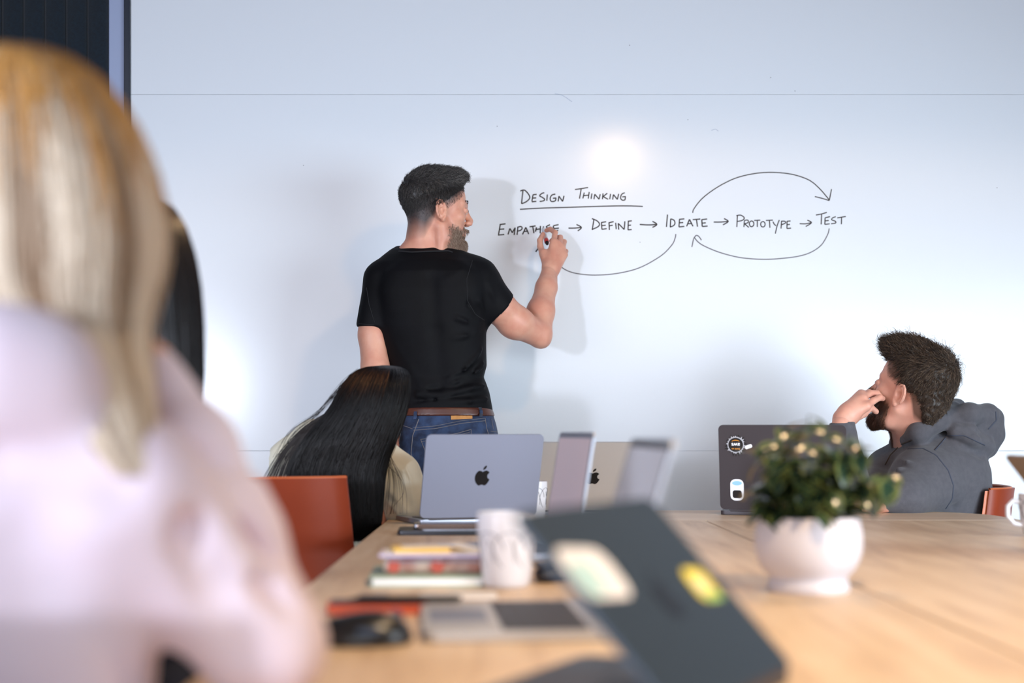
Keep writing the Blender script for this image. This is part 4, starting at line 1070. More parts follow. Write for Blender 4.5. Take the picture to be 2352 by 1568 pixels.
    v2, q2, tn2 = strands(Vc[:], Qc[(fr.loc(Vc)[Qc[:, 0]][:, 2] > .105)], fr, 900, .040, comb, curl=.008, rad=.0008, m=12, lift=.95, jitter=.5, curl_n=1.5)
    Vh2, Qh2 = join_arrays([(Vc, Qc), (v, q), (v2, q2)])
    put('hair', Vh2, Qh2, M_HAIRB, tone=np.concatenate([np.full(len(Vc), .05), tn, tn2*.5]))
    msk = beard[Qh].mean(1) > .4
    v, q, tn = strands(Vh, Qh[msk], fr, 6500, .017, lambda L: np.stack([0*L[:, 0], .15+0*L[:, 0], -1+0*L[:, 0]], 1), rad=.0006, m=5, jitter=.4, curl=.001, lift=.45)
    put('beard', v, q, M_BEARD2, tone=tn*.8)
    add_eyes(p, fr)
    for o in p.children:
        if o.name.startswith('eye'): o.location = tuple(-off)
    n0 = set(p.children)
    lower_seated(p, W(2150, 1300, 4.64) * (1, 1, 0) + (0, 0, .56), R_(172), M_DENIMD)
    for o in set(p.children) - n0: o.location = tuple(-off)
    return p

# ------------------------------------------------------------------ long-haired women
def hair_from_rows(put, rows, n, m_hair, shell_grow=-.004, rad=.0012, tonef=None, m=16, th=(0, 2*PI), out=(.97, 1.06), wob=.006, drift=.15, h=.006, groove=.004, shell_tone=.05, name='hair', pts_extra=None, ulo=1.2):
    r = np.array(rows)
    lo = (np.min(r[:, 1]-r[:, 3])-.04, np.min(r[:, 2]-r[:, 4])-.04, r[:, 0].min()-.04); hi = (np.max(r[:, 1]+r[:, 3])+.04, np.max(r[:, 2]+r[:, 4])+.04, r[:, 0].max()+.04)
    F = Field(lo, hi, h); F.loft(rows, grow=shell_grow, cap=.01)
    V, Q = F.mesh(2)
    c = np.interp(V[:, 2], r[::-1, 0], r[::-1, 1]); cy = np.interp(V[:, 2], r[::-1, 0], r[::-1, 2])
    a = np.arctan2(V[:, 1]-cy, V[:, 0]-c); N = vnormals(V, Q)
    V = V + N * (groove * (np.sin(a*23 + V[:, 2]*9) * .6 + np.sin(a*41 - V[:, 2]*14) * .4))[:, None] * np.clip((r[:, 0].max() - V[:, 2]) / .08, 0, 1)[:, None]
    tn0 = np.full(len(V), shell_tone)
    v, q, tn = loft_strands(rows, n, th, m=m, rad=rad, out=out, wob=wob, tonef=tonef, drift=drift, ulo=ulo)
    parts = [(V, Q), (v, q)]; tones = [tn0, tn]
    if pts_extra:
        for e in pts_extra: parts.append(e[:2]); tones.append(e[2])
    V, Q = join_arrays(parts)
    return put(name, V, Q, m_hair, tone=np.concatenate(tones))

def seated_woman():
    Yh = 3.86; base = W(800, 0, 3.95); off = np.array((base[0], base[1], 0.0))
    p = thing('person', 'seated woman with long straight black hair and cream top behind the orange chair back', 'person', tuple(off))
    def put(name, V, Q, m, parent=p, **kw): return mesh_obj(name, np.asarray(V) - off, Q, m, parent, **kw)
    fr = Frame(W(850, 958, 3.90), (.45, .85, -.15), up=(.15, 0, 1), sc=.88)
    c = fr.o; F = Field(c - .2, c + .2, .005); head_sdf(F, fr); F.cone(fr.pt((0, -.04, -.03)), W(822, 1060, 3.97), .046, .05, .03)
    V1, Q1 = F.mesh(1)
    F = Field(W(640, 1420, 3.7), W(1010, 960, 4.3), .008)
    F.cone(W(800, 1050, 3.98), W(800, 1280, 3.98), .10, .10, 0); F.cone(W(945, 1160, 4.0), np.array((-.10, 4.10, TABLE_Z+.035)), .034, .024, .02)
    V2, Q2 = F.mesh(1)
    hz = TABLE_Z + .02
    F = Field((-.16, 3.98, TABLE_Z), (.08, 4.25, .85), .0045)
    F.cone((-.11, 4.09, hz+.01), (-.05, 4.10, hz+.006), .022, .024, .01)
    for i in range(4): k = np.array((-.015, 4.07+.017*i, hz)); F.cone((-.05, 4.10, hz+.004), k, .018, .011, .01); finger(F, [k, k + (.032, 0, .004), k + (.05, 0, -.006)], .0085)
    finger(F, [(-.06, 4.08, hz), (-.03, 4.045, hz), (-.005, 4.035, hz-.004)], .0095)
    V3, Q3 = F.mesh(1)
    V, Q = join_arrays([(V1, Q1), (V2, Q2), (V3, Q3)]); put('body', V, Q, M_SKIN2, tone=np.zeros(len(V)))
    # cream top
    Yt = 3.99
    F = Field(W(590, 1430, 3.75), W(1030, 930, 4.25), .0052)
    F.loft([row(985, 755, 870, Yt, .05), row(1000, 715, 890, Yt, .075), row(1020, 688, 902, Yt, .095), row(1050, 662, 905, Yt, .11), row(1095, 645, 900, Yt, .12), row(1150, 645, 885, Yt, .12), row(1190, 650, 882, Yt, .12), row(1330, 660, 882, Yt, .13), row(1410, 660, 880, Yt, .14)])
    F.chain([W(868, 1062, Yt), W(908, 1096, Yt), W(932, 1150, 3.99), W(945, 1165, 4.02)], [.058, .062, .056, .045], .03)
    F.cone(W(940, 1160, 4.01), np.array((-.13, 4.09, TABLE_Z+.04)), .045, .032, .03)
    F.chain([W(720, 1010, Yt), W(668, 1065, 3.98), W(655, 1150, 3.96), W(660, 1230, 3.96)], [.055, .058, .052, .045], .03)
    F.cone(W(660, 1225, 3.96), (-.42, 4.25, .70), .042, .035, .02)
    rid = lambda pts, a, w: F.ridge([W(*q) for q in pts], a, w)
    rid([(880, 1080, 3.92), (920, 1110, 3.91), (940, 1160, 3.93)], -.006, .010); rid([(900, 1130, 3.92), (930, 1175, 3.93)], .006, .010)
    rid([(690, 1000, 3.9), (660, 1040, 3.9), (650, 1090, 3.9)], -.005, .008); rid([(705, 1005, 3.9), (680, 1050, 3.88), (670, 1090, 3.88)], .005, .008)
    rid([(885, 1050, 3.91), (925, 1080, 3.92)], .005, .010); rid([(880, 1150, 3.92), (915, 1180, 3.93)], .006, .010)
    V, Q = F.mesh(1); put('cream_top', V, Q, M_CREAM)
    rows = [row(840, 872, 892, 3.90, .012), row(843, 842, 920, 3.895, .045), row(850, 822, 934, 3.89, .068), row(862, 806, 940, 3.885, .086), row(880, 792, 941, 3.88, .100), row(905, 777, 939, 3.875, .108), row(935, 762, 934, 3.87, .110), row(960, 742, 926, 3.865, .108),
            row(990, 716, 915, 3.86, .102), row(1020, 694, 903, 3.85, .094), row(1050, 676, 890, 3.85, .088), row(1080, 664, 882, 3.845, .084), row(1110, 664, 878, 3.84, .080), row(1160, 690, 875, 3.84, .075), row(1205, 725, 871, 3.84, .068), row(1245, 770, 852, 3.84, .05)]
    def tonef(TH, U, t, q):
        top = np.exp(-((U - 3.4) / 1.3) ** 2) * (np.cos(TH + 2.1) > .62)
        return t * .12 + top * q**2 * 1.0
    ex = []
    # loose strands over the cream shoulder, left and right
    def free(paths, r=.0009, m=18):
        P = []
        for pl in paths:
            A = np.array([W(*q) for q in pl]); s = np.linspace(0, 1, len(A)); t = np.linspace(0, 1, m)
            i3 = np.stack([np.interp(t, s, A[:, k]) for k in range(3)], 1)
            for _ in range(3): i3[1:-1] = (i3[:-2] + i3[2:] + 2*i3[1:-1]) / 4
            P.append(i3)
        v, q = tube_arrays(np.array(P), np.tile(np.linspace(1, .5, m)*r, (len(P), 1))); return v, q, np.full(len(v), .1)
    L = []
    for i in range(120):
        k = rng.uniform(0, 1); e = rng.normal(0, 5)
        L.append([(775 - 30*k, 930 + 20*k, 3.84), (735 - 35*k + e, 965 + 15*k, 3.845), (700 - 35*k + e, 1005 + 10*k, 3.845), (672 - 36*k + e*1.4, 1050, 3.85), (655 - 42*k + e*2, 1105 - 10*k, 3.85)])
    ex.append(free(L))
    L = []
    for i in range(16):
        k = rng.uniform(0, 1); e = rng.normal(0, 6)
        L.append([(905 - 10*k, 1000, 3.86), (890 + e*.4, 1045, 3.865), (888 + 35*k + e, 1090, 3.875), (880 + 55*k + e*1.5, 1135, 3.885), (872 + 60*k + e*2, 1180, 3.89)])
    L += [[(915, 1010, 3.86), (900, 1050, 3.87), (885, 1058, 3.87), (893, 1070, 3.87), (905, 1058, 3.87)], [(880, 1060, 3.86), (925, 1100, 3.875), (930, 1135, 3.885), (900, 1165, 3.89), (893, 1185, 3.89)]] * 2
    ex.append(free(L, .0007))
    L = []
    for i in range(26):
        e = rng.uniform(-1, 1, 5)
        L.append([(845 + e[0]*30, 846, 3.88), (790 + e[0]*10, 872 - 4*e[1], 3.87), (758 + e[1]*8, 918, 3.86), (725 + e[2]*10, 955, 3.86), (672 + e[3]*16, 990 + e[4]*10, 3.86), (640 + e[4]*14, 1050, 3.86)])
    ex.append(free(L, .0005))
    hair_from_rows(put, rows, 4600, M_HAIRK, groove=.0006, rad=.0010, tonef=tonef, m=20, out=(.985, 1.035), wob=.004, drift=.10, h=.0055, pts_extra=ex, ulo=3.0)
    n0 = set(p.children)
    lower_seated(p, (-.47, 3.98, .56), R_(62), M_DENIMD)
    for o in set(p.children) - n0: o.location = tuple(-off)
    return p

def blonde_woman():
    Yh = 1.36; base = W(60, 0, 1.3); off = np.array((base[0], base[1], 0.0))
    p = thing('person', 'blonde woman in pale pink sweater seated closest at the left, seen from behind', 'person', tuple(off))
    def put(name, V, Q, m, parent=p, **kw): return mesh_obj(name, np.asarray(V) - off, Q, m, parent, **kw)
    fr = Frame(W(95, 470, 1.40), (.55, .83, -.05), sc=.95)
    c = fr.o; F = Field(c - .2, c + .2, .006); head_sdf(F, fr); F.cone(fr.pt((0, -.03, -.03)), W(60, 960, 1.36), .050, .055, .03)
    V1, Q1 = F.mesh(1)
    # hand under the cheek
    F = Field(W(240, 960, 1.26), W(470, 640, 1.52), .0045)
    wr = W(335, 850, 1.385); F.cone(W(380, 930, 1.37), wr, .024, .022, .01)
    for i in range(4):
        k = W(300 - i*3, 775 + i*9, 1.385 + .017*i); F.cone(wr, k, .022, .012, .012); finger(F, [k, k + (-.022, .004, .004), k + (-.036, .002, -.012), k + (-.030, 0, -.028)], .0095)
    finger(F, [W(320, 835, 1.37), W(300, 815, 1.365), W(290, 790, 1.37)], .011)
    V2, Q2 = F.mesh(1)
    F = Field(W(-200, 1700, 1.1), W(720, 760, 1.5), .008); F.cone(W(50, 1010, 1.30), W(40, 1600, 1.26), .085, .09, 0); F.cone(W(60, 900, 1.36), W(50, 1010, 1.30), .050, .07, .02)
    F.chain([W(150, 1130, 1.26), W(250, 1150, 1.25), W(600, 1460, 1.275), W(510, 1240, 1.30), W(380, 930, 1.37), W(340, 858, 1.383)], [.06, .045, .034, .032, .024, .021], .02); V3, Q3 = F.mesh(1)
    V, Q = join_arrays([(V1, Q1), (V2, Q2), (V3, Q3)]); put('body', V, Q, M_SKIN2, tone=np.zeros(len(V)))
    F = Field((-.80, .98, .50), (-.04, 1.56, 1.16), .0058)
    Yt = 1.27
    F.loft([row(905, -60, 170, Yt, .055), row(960, -190, 262, Yt, .085), row(1020, -260, 322, Yt, .10), row(1100, -310, 372, Yt, .115), row(1200, -340, 400, Yt, .125), row(1320, -350, 380, Yt, .13), row(1500, -350, 355, Yt, .13), row(1700, -345, 335, Yt, .13), row(1960, -340, 335, Yt, .14)], 0, 2.2, cap=.03)
    el = W(606, 1480, 1.275); el[2] = max(el[2], TABLE_Z + .05)
    F.cone(W(300, 1160, 1.22), el, .058, .050, .04)
    F.ell(W(250, 1130, 1.24), (.07, .07, .055), .05)
    F.chain([el, W(520, 1240, 1.30), W(438, 1030, 1.345), W(360, 895, 1.375)], [.047, .046, .038, .029], .02)
    F.cone(W(375, 920, 1.365), W(335, 840, 1.38), .030, .026, .01, cut=[(W(325, 825, 1.38), (-.35, 0, 1))])
    F.chain([W(-90, 905, 1.20), W(0, 850, 1.19), W(90, 860, 1.20), W(140, 950, 1.22)], [.040, .045, .038, .03], .03)
    F.ell(W(10, 930, 1.19), (.07, .035, .06), .03)
    rid = lambda pts, a, w: F.ridge([W(*q) for q in pts], a*1.5, w*1.15)
    rid([(330, 1100, 1.21), (420, 1220, 1.20), (500, 1350, 1.20), (560, 1500, 1.20)], -.012, .014)
    rid([(430, 1060, 1.30), (520, 1070, 1.30), (560, 1050, 1.31)], -.009, .013); rid([(440, 1230, 1.26), (540, 1240, 1.26), (600, 1290, 1.27)], -.010, .013)
    rid([(430, 1120, 1.27), (510, 1130, 1.28), (570, 1110, 1.30)], .008, .013); rid([(500, 1330, 1.23), (590, 1350, 1.24), (640, 1400, 1.25)], -.008, .012)
    rid([(60, 1250, 1.14), (100, 1400, 1.13), (160, 1520, 1.13)], -.016, .025); rid([(0, 1060, 1.16), (120, 1080, 1.15), (260, 1110, 1.17)], -.010, .018)
    V, Q = F.mesh(1); put('pink_sweater', V, Q, M_PINK)
    rows = [row(118, 30, 62, Yh, .006), row(126, -30, 118, 1.35, .030), row(145, -78, 168, 1.35, .050), row(180, -120, 215, 1.35, .070), row(230, -155, 262, 1.35, .088), row(300, -185, 305, 1.35, .100), row(390, -205, 340, 1.35, .108), row(490, -212, 362, 1.35, .110), row(570, -210, 370, 1.35, .108), row(640, -200, 360, 1.345, .100),
            row(700, -175, 342, 1.33, .088), row(760, -110, 328, 1.31, .072), row(820, -20, 328, 1.28, .058), row(880, 60, 336, 1.25, .045), row(940, 125, 342, 1.225, .036), row(1000, 185, 345, 1.205, .030), row(1050, 240, 345, 1.19, .024), row(1095, 290, 340, 1.18, .014)]
    def tonef(TH, U, t, q):
        st = .5 + .5*np.sin(TH*9.0 + .8) ; band = np.clip((st - .62) / .25, 0, 1)
        low = np.exp(-((U - 11) / 2.2) ** 2) * (np.cos(TH + 2.1) > .35)
        return np.clip(t*.3 + band*.75 + low*.7*q, 0, 1)
    hair_from_rows(put, rows, 2600, M_BLOND, rad=.0022, tonef=tonef, m=18, out=(.985, 1.03), wob=.005, drift=.10, h=.007, groove=.005, shell_tone=.35)
    # honey-toned roots at the crown
    def cap_rows(k): return [(r[0], r[1], r[2], r[3]+k, r[4]+k) for r in rows]
    def tone2(TH, U, t, q): return t
    v, q, tn = loft_strands(cap_rows(.003), 900, m=10, u=(0, 8.0), rad=.0018, out=(.99, 1.02), wob=.003, ulo=.5, uend=5.5)
    put('hair_roots', v, q, M_BLONDT, tone=tn)
    n0 = set(p.children)
    lower_seated(p, (-.44, 1.24, .56), R_(55), M_DENIMD)
    for o in set(p.children) - n0: o.location = tuple(-off)
    return p

def dark_haired_woman():
    Yh = 2.2; base = W(340, 0, 2.2); off = np.array((base[0], base[1], 0.0))
    p = thing('person', 'woman with long black hair seated half hidden behind the blonde woman', 'person', tuple(off))
    def put(name, V, Q, m, parent=p, **kw): return mesh_obj(name, np.asarray(V) - off, Q, m, parent, **kw)
    fr = Frame(W(330, 660, 2.22), (.1, .99, -.02), sc=.86)
    c = fr.o; F = Field(c - .2, c + .2, .006); head_sdf(F, fr); F.cone(fr.pt((0, -.03, -.03)), W(335, 920, 2.22), .046, .05, .03)
    V1, Q1 = F.mesh(1)
    F = Field(W(150, 1500, 2.0), W(560, 860, 2.45), .010); F.cone(W(350, 1100, 2.24), W(350, 1350, 2.24), .09, .09, 0); V2, Q2 = F.mesh(1)
    V, Q = join_arrays([(V1, Q1), (V2, Q2)]); put('body', V, Q, M_SKIN2, tone=np.zeros(len(V)))
    F = Field(W(140, 1480, 1.95), (-.12, 2.66, 1.12), .008)
    F.loft([row(900, 280, 400, 2.24, .05), row(950, 230, 445, 2.24, .08), row(1010, 190, 480, 2.24, .10), row(1100, 180, 500, 2.24, .11), row(1250, 200, 490, 2.24, .11), row(1420, 190, 500, 2.24, .12)])
    F.chain([W(400, 1060, 2.24), W(415, 1200, 2.28), (-.42, 2.44, .68)], [.06, .045, .036], .03)
    F.chain([W(260, 1060, 2.24), W(215, 1200, 2.26), (-.56, 2.44, .68)], [.06, .045, .036], .03)
    V, Q = F.mesh(1); put('dark_top', V, Q, M_BTOP)
    rows = [row(458, 312, 350, 2.22, .01), row(463, 280, 378, 2.21, .04), row(480, 248, 398, 2.21, .065), row(520, 222, 420, 2.20, .088), row(580, 205, 440, 2.20, .100), row(660, 196, 454, 2.20, .104), row(750, 190, 461, 2.195, .100), row(850, 188, 463, 2.185, .085), row(930, 190, 460, 2.175, .070), row(1010, 195, 455, 2.165, .060), row(1090, 210, 440, 2.155, .050), row(1150, 230, 420, 2.15, .035)]
    hair_from_rows(put, rows, 1500, M_HAIRK2, rad=.0016, m=16, out=(.985, 1.02), wob=.002, drift=.04, h=.007, tonef=lambda TH, U, t, q: t*.3 + np.exp(-(U/3.0)**2)*q*.8)
    n0 = set(p.children)
    lower_seated(p, (-.52, 2.24, .56), R_(50), M_DENIMD)
    for o in set(p.children) - n0: o.location = tuple(-off)
    return p

standing_man(); seated_man(); seated_woman(); dark_haired_woman(); blonde_woman()

make_chair('orange leather chair under the seated woman with long black hair', (-.565, 3.70, 0), R_(-4))
make_chair('orange leather chair whose curved back shows behind the grey hoodie', (1.275, 4.66, -.062), R_(84))
make_chair('orange leather chair under the blonde woman in pink', (-.50, 1.16, 0), R_(-35))
make_chair('orange leather chair under the half-hidden black-haired woman', (-.60, 2.12, 0), R_(-35))

# ------------------------------------------------------------------ laptops
def logo_pts(s=1.0):
    """bitten apple outline, bite towards +x (mirrored by the caller)"""
    body = [(0, .40), (.12, .46), (.27, .50), (.42, .44), (.50, .33), (.40, .22), (.36, .06), (.42, -.10), (.54, -.20), (.46, -.40), (.34, -.58), (.20, -.66), (.08, -.62), (-.02, -.60), (-.12, -.63), (-.24, -.66), (-.38, -.55), (-.50, -.36), (-.56, -.12), (-.54, .14), (-.44, .36), (-.28, .48), (-.12, .46)]
    leaf = [(.02, .56), (.04, .70), (.14, .84), (.27, .88), (.24, .72), (.14, .60)]
    def smooth(P):
        P = np.array(P); n = len(P); out = []
        for i in range(n):
            p0, p1, p2, p3 = P[i-1], P[i], P[(i+1) % n], P[(i+2) % n]
            for s_ in (0, .33, .66): out.append(.5*((2*p1)+(-p0+p2)*s_+(2*p0-5*p1+4*p2-p3)*s_**2+(-p0+3*p1-3*p2+p3)*s_**3))
        return [(x*s, y*s) for x, y in out]
    return smooth(body), smooth(leaf)

def laptop(label, hinge, yaw, w, d, angle, m_body, m_lid, logo=True, screen=M_SCREEN, bezel=True, keys=False, hz=.0065, z=TABLE_Z):
    L = thing('laptop', label, 'laptop', (hinge[0], hinge[1], z), yaw)
    bt, lt = .0105, .0048
    plate('base', w, d, bt, .012, m_body, L, .0012, off=(0, -d/2), z0=.0012)
    for sx in (-1, 1):
        for sy in (.12, .88): plate('foot', .014, .014, .0016, .006, M_STBLK, L, 0, off=(sx*(w/2-.025), -d*sy), z0=0)
    plate('trackpad', w*.40, d*.32, .0004, .004, M_ALUG if m_body is not M_SLATE else M_CHAR, L, 0, off=(0, -d*.80), z0=bt+.0012)
    if keys:
        plate('keyboard_well', w*.90, d*.46, .0003, .003, M_STBLK, L, 0, off=(0, -d*.36), z0=bt+.0012)
        kw, kd = w*.88/14, d*.44/6
        k0 = plate('key', kw*.86, kd*.84, .0012, .0015, M_KEY, L, .0003, z0=0)
        first = True
        for j in range(6):
            for i in range(14):
                if j == 5 and 4 < i < 9: continue
                o = k0 if first else k0.copy()
                if not first: COL.objects.link(o); o.parent = L
                first = False
                o.location = (-w*.44 + kw*(i+.5), -d*.14 - kd*(j+.5), bt+.0015)
        sp = plate('space_bar', kw*3.9, kd*.84, .0012, .0015, M_KEY, L, .0003, z0=0); sp.location = (-w*.44 + kw*7.0, -d*.14 - kd*5.5, bt+.0015)
    else:
        plate('keyboard', w*.88, d*.44, .0012, .003, M_KEY, L, .0003, off=(0, -d*.36), z0=bt+.0012)
    lid = plate('lid', w, d, lt, .012, m_lid, L, .0012, off=(0, d/2), z0=-lt)
    A = R_(angle)
    M3 = Matrix(((1, 0, 0), (0, -math.cos(A), -math.sin(A)), (0, math.sin(A), -math.cos(A))))
    lid.matrix_local = Matrix.Translation((0, -.002, bt+hz)) @ M3.to_4x4()
    if bezel: plate('bezel', w-.006, d-.006, .0004, .009, M_STBLK, lid, 0, off=(0, d/2), z0=0)
    plate('screen', w-.020, d-.024, .0003, .004, screen, lid, 0, off=(0, d/2+.001), z0=.0004)
    hb = tube('hinge', [(-w*.42, -.002, bt+.003), (w*.42, -.002, bt+.003)], .0042, M_CHAR, L, 10)
    if logo:
        a, b = logo_pts(.033)
        for nm, pl in (('logo', a), ('logo_leaf', b)):
            pl = [(-x*1.05, y + d/2 - .002) for x, y in pl]
            bm_obj(nm, prism_bm(pl, -lt-.0004, -lt), M_LOGO, lid)
    return L, lid, lt

def on_lid(lid, lt, name, pts, m, t=.0004, base=0.0, label=None):
    o = bm_obj(name, prism_bm(pts, -lt-base-t, -lt-base), m, lid)
    if label: o['label'] = label
    return o

laptop('silver-grey laptop with open lid in front of the seated woman', (-.045, 3.80), R_(200), .304, .212, 106, M_ALU, M_ALUG)
laptop('far silver laptop with low lid reflecting the oak table', (.257, 4.17), R_(180), .312, .221, 124, M_ALU, M_ALUT)
laptop('middle laptop seen edge-on with dusty screen coloured like a pink reflection', (.118, 2.87), R_(-81), .304, .212, 99, M_ALU, M_ALU, screen=M_SCREENP, bezel=False)
laptop('open silver laptop with black keys beside the near dark lid', (.124, 1.825), R_(-86.5), .304, .212, 107, M_ALUT, M_ALU, screen=M_SCREENG, keys=True)
L5, lid5, lt5 = laptop('nearest dark slate laptop with half-closed lid carrying a white and a yellow sticker', (.203, 1.270), R_(-116.1), .304, .205, 47.5, M_SLATE, M_SLATE, hz=.001)
def rot_pts(pts, a, off): c, s = math.cos(a), math.sin(a); return [(off[0]+x*c-y*s, off[1]+x*s+y*c) for x, y in pts]
on_lid(lid5, lt5, 'sticker', rot_pts(rrect(.088, .052, .017), .1, (.098, .138)), M_STWHITE, label='white rounded sticker')
on_lid(lid5, lt5, 'sticker_print', rot_pts(rrect(.036, .034, .012), .1, (.118, .134)), M_STTEAL, base=.0004)
on_lid(lid5, lt5, 'sticker', rot_pts(rrect(.052, .038, .013), .1, (-.1, .103)), M_STYEL, label='yellow rounded sticker')
on_lid(lid5, lt5, 'sticker_print', rot_pts(rrect(.026, .020, .009), .1, (-.096, .103)), M_STCREAM, base=.0004)
on_lid(lid5, lt5, 'sticker_print', rot_pts(rrect(.036, .008, .004), .1, (-.104, .088)), M_STGRN, base=.0004)

L6, lid6, lt6 = laptop('charcoal laptop with two stickers in front of the man in the grey hoodie', (.772, 4.14), R_(180-14), .335, .235, 104, M_CHAR, M_CHAR)
# round cloud-service sticker, stuck on upside down
sc_ = (.122, .181)
def ring_pts(r, n, jag=0.0, off=sc_, seed=3):
    rr = random.Random(seed); return [(off[0] + (r + (jag*rr.random() if i % 2 else 0))*math.cos(2*PI*i/n), off[1] + (r + (jag*rr.random() if i % 2 else 0))*math.sin(2*PI*i/n)) for i in range(n)]
on_lid(lid6, lt6, 'sticker', ring_pts(.0235, 44, .012), M_STBLK, label='round black and white cloud sticker stuck on upside down')
on_lid(lid6, lt6, 'sticker_skyline', ring_pts(.0215, 52, .0095, seed=9), M_STGREY, base=.0004)
on_lid(lid6, lt6, 'sticker_disc', ring_pts(.0195, 40), M_STBLK, base=.0008)
on_lid(lid6, lt6, 'sticker_rocket', rot_pts(rrect(.020, .010, .004), -.35, (.088, .176)), M_STWHITE, base=.0008)
def text_on_lid(lid, lt, txt, size, off, m, base, rot=PI, name='sticker_text'):
    cu = bpy.data.curves.new(name, 'FONT'); cu.body = txt; cu.size = size; cu.align_x = 'CENTER'; cu.align_y = 'CENTER'; cu.extrude = .0001; cu.offset = size*.02
    o = bpy.data.objects.new(name, cu); COL.objects.link(o); bpy.context.view_layer.update()
    me = bpy.data.meshes.new_from_object(o.evaluated_get(bpy.context.evaluated_depsgraph_get())); bpy.data.objects.remove(o); bpy.data.curves.remove(cu)
    me.materials.clear(); me.materials.append(m)
    # mirror so that it reads correctly from the back of the lid (local -z side), then turn
    M = Matrix.Translation((off[0], off[1], -lt-base)) @ Matrix.Rotation(rot, 4, 'Z') @ Matrix.Rotation(PI, 4, 'Y')
    me.transform(M); o = bpy.data.objects.new(name, me); COL.objects.link(o); o.parent = lid; return o
text_on_lid(lid6, lt6, 'aws', .0150, (.122, .1815), M_STWHITE, .0014)
text_on_lid(lid6, lt6, 'Build on', .0066, (.122, .1700), M_STORANGE, .0014)
sm_ = [(.122 + .0105*math.cos(a), .1892 + .0055*math.sin(a)) for a in np.linspace(.25, PI-.25, 12)]; sm_ += [(.122 + .0100*math.cos(a), .1892 + .0034*math.sin(a)) for a in np.linspace(PI-.3, .3, 12)]
on_lid(lid6, lt6, 'sticker_smile', sm_, M_STORANGE, base=.0012)
s2 = (.121, .055)
on_lid(lid6, lt6, 'sticker', [(x+s2[0], y+s2[1]) for x, y in rrect(.036, .060, .014)], M_STWHITE, label='plain white rounded sticker with pale blue oval')
on_lid(lid6, lt6, 'sticker_print', [(s2[0] + .013*math.cos(a), s2[1]+.019 + .0062*math.sin(a)) for a in np.linspace(0, 2*PI, 24, endpoint=False)], M_STBLUE, base=.0004)
on_lid(lid6, lt6, 'sticker_print', [(x+s2[0], y+s2[1]-.012) for x, y in rrect(.024, .022, .006)], M_STBLK, base=.0004)

laptop('laptop at the right edge of the table with its lid leaning left, tinted brown like a reflection of the oak', (1.09, 2.745), R_(90), .304, .212, 128, M_ALUT, mat('lid_oak_reflection', srgb(134, 114, 98), .45, metal=.4))  # brown of the reflected table put into the lid colour

# ------------------------------------------------------------------ mugs
def curve_on_mug(name, mug, prof_r, pts, r=.0007):
    P = []
    for a, z in pts:
        rad = prof_r(z) + .0002; P.append((rad*math.cos(a), rad*math.sin(a), z))
    tube(name, P, r, M_LINE, mug, 5, 20)
def mug(label, loc, rz, h=.103, rt=.041, rb=.030, handle=True, lw=.0007, prints=True):
    g = thing('mug', label, 'mug', loc, rz)
    R = lambda z: rb + (rt-rb) * min(1, (z/(h*.75)))**.8
    prof = [(.001, 0), (rb-.003, 0), (rb, .003)] + [(R(z), z) for z in np.linspace(.008, h, 10)] + [(rt-.0025, h+.0008), (rt-.0045, h-.002)] + [(R(z)-.0045, z) for z in np.linspace(h-.01, .012, 7)] + [(.001, .009)]
    lathe('cup', prof, M_PORC, g, 40)
    if handle:
        hp = [(R(h*.80)-.002, 0, h*.80), (rt+.014, 0, h*.84), (rt+.026, 0, h*.70), (rt+.026, 0, h*.48), (rt+.012, 0, h*.30), (R(h*.26)-.002, 0, h*.26)]
        tube('handle', hp, .0052, M_PORC, g, 10, 24)
    if prints:
        arcs = []
        for k in range(8):
            a0 = k*PI/4
            arcs.append([(a0 + .62*math.cos(t), .052 + .030*math.sin(t)) for t in np.linspace(.2, 3.6, 14)])
            arcs.append([(a0 + .55 - .5*t, .032 + .040*t**1.5) for t in np.linspace(0, 1, 10)])
        for pl in arcs: curve_on_mug('line_print', g, R, pl, lw*.75)
    return g
mug('white mug with curved line print, left of the near dark laptop', (.015, 2.265, TABLE_Z), R_(95), h=.109, rt=.0435, rb=.033, lw=.0007)
mug('white cup with black line drawing behind the silver-grey laptop', (.098, 3.985, TABLE_Z), R_(150), h=.098, rt=.034, rb=.026, handle=False)
mug('white mug at the right edge of the table with its handle to the left', (1.178, 3.34, TABLE_Z), R_(180), h=.092)

# ------------------------------------------------------------------ plant
plant = thing('potted_plant', 'bushy green plant in a round white footed pot', 'plant', tuple(W(1857, 0, 2.20)[:2]) + (TABLE_Z,))
ph = .106
lathe('pot', [(.001, 0), (.056, 0), (.0585, .003), (.0575, .012), (.0545, .018), (.0545, .021), (.064, .030), (.0715, .043), (.0755, .058), (.0765, .070), (.0755, .085), (.0725, .100), (.0705, ph), (.0675, ph+.001), (.0655, ph-.003), (.068, .090), (.069, .075), (.001, .074)], M_POT, plant, 56)
lathe('soil', [(.001, .098), (.03, .100), (.0655, .096), (.066, .09)], M_SOIL, plant, 24)
lv = []; lf = []; nl, nw = 6, 4
tn = []
for j in range(nl + 1):
    t = j / nl; hw = .5 * math.sin(PI * min(1, t*.94 + .04)) ** .75
    for i in range(nw + 1):
        u = -1 + 2*i/nw; lv.append((hw*u*.72, t, .10*(abs(u)**1.6)*hw*1.4 - .22*t*t + .05*math.sin(t*3)))
        tn.append(.5 if abs(u) > .9 else 0.0)
for j in range(nl):
    for i in range(nw): a = j*(nw+1)+i; lf.append((a, a+1, a+nw+2, a+nw+1))
leaf_me = None; stems = []
rl = random.Random(11); cnt = 0
leaf_specs = []
cz = ph + .045
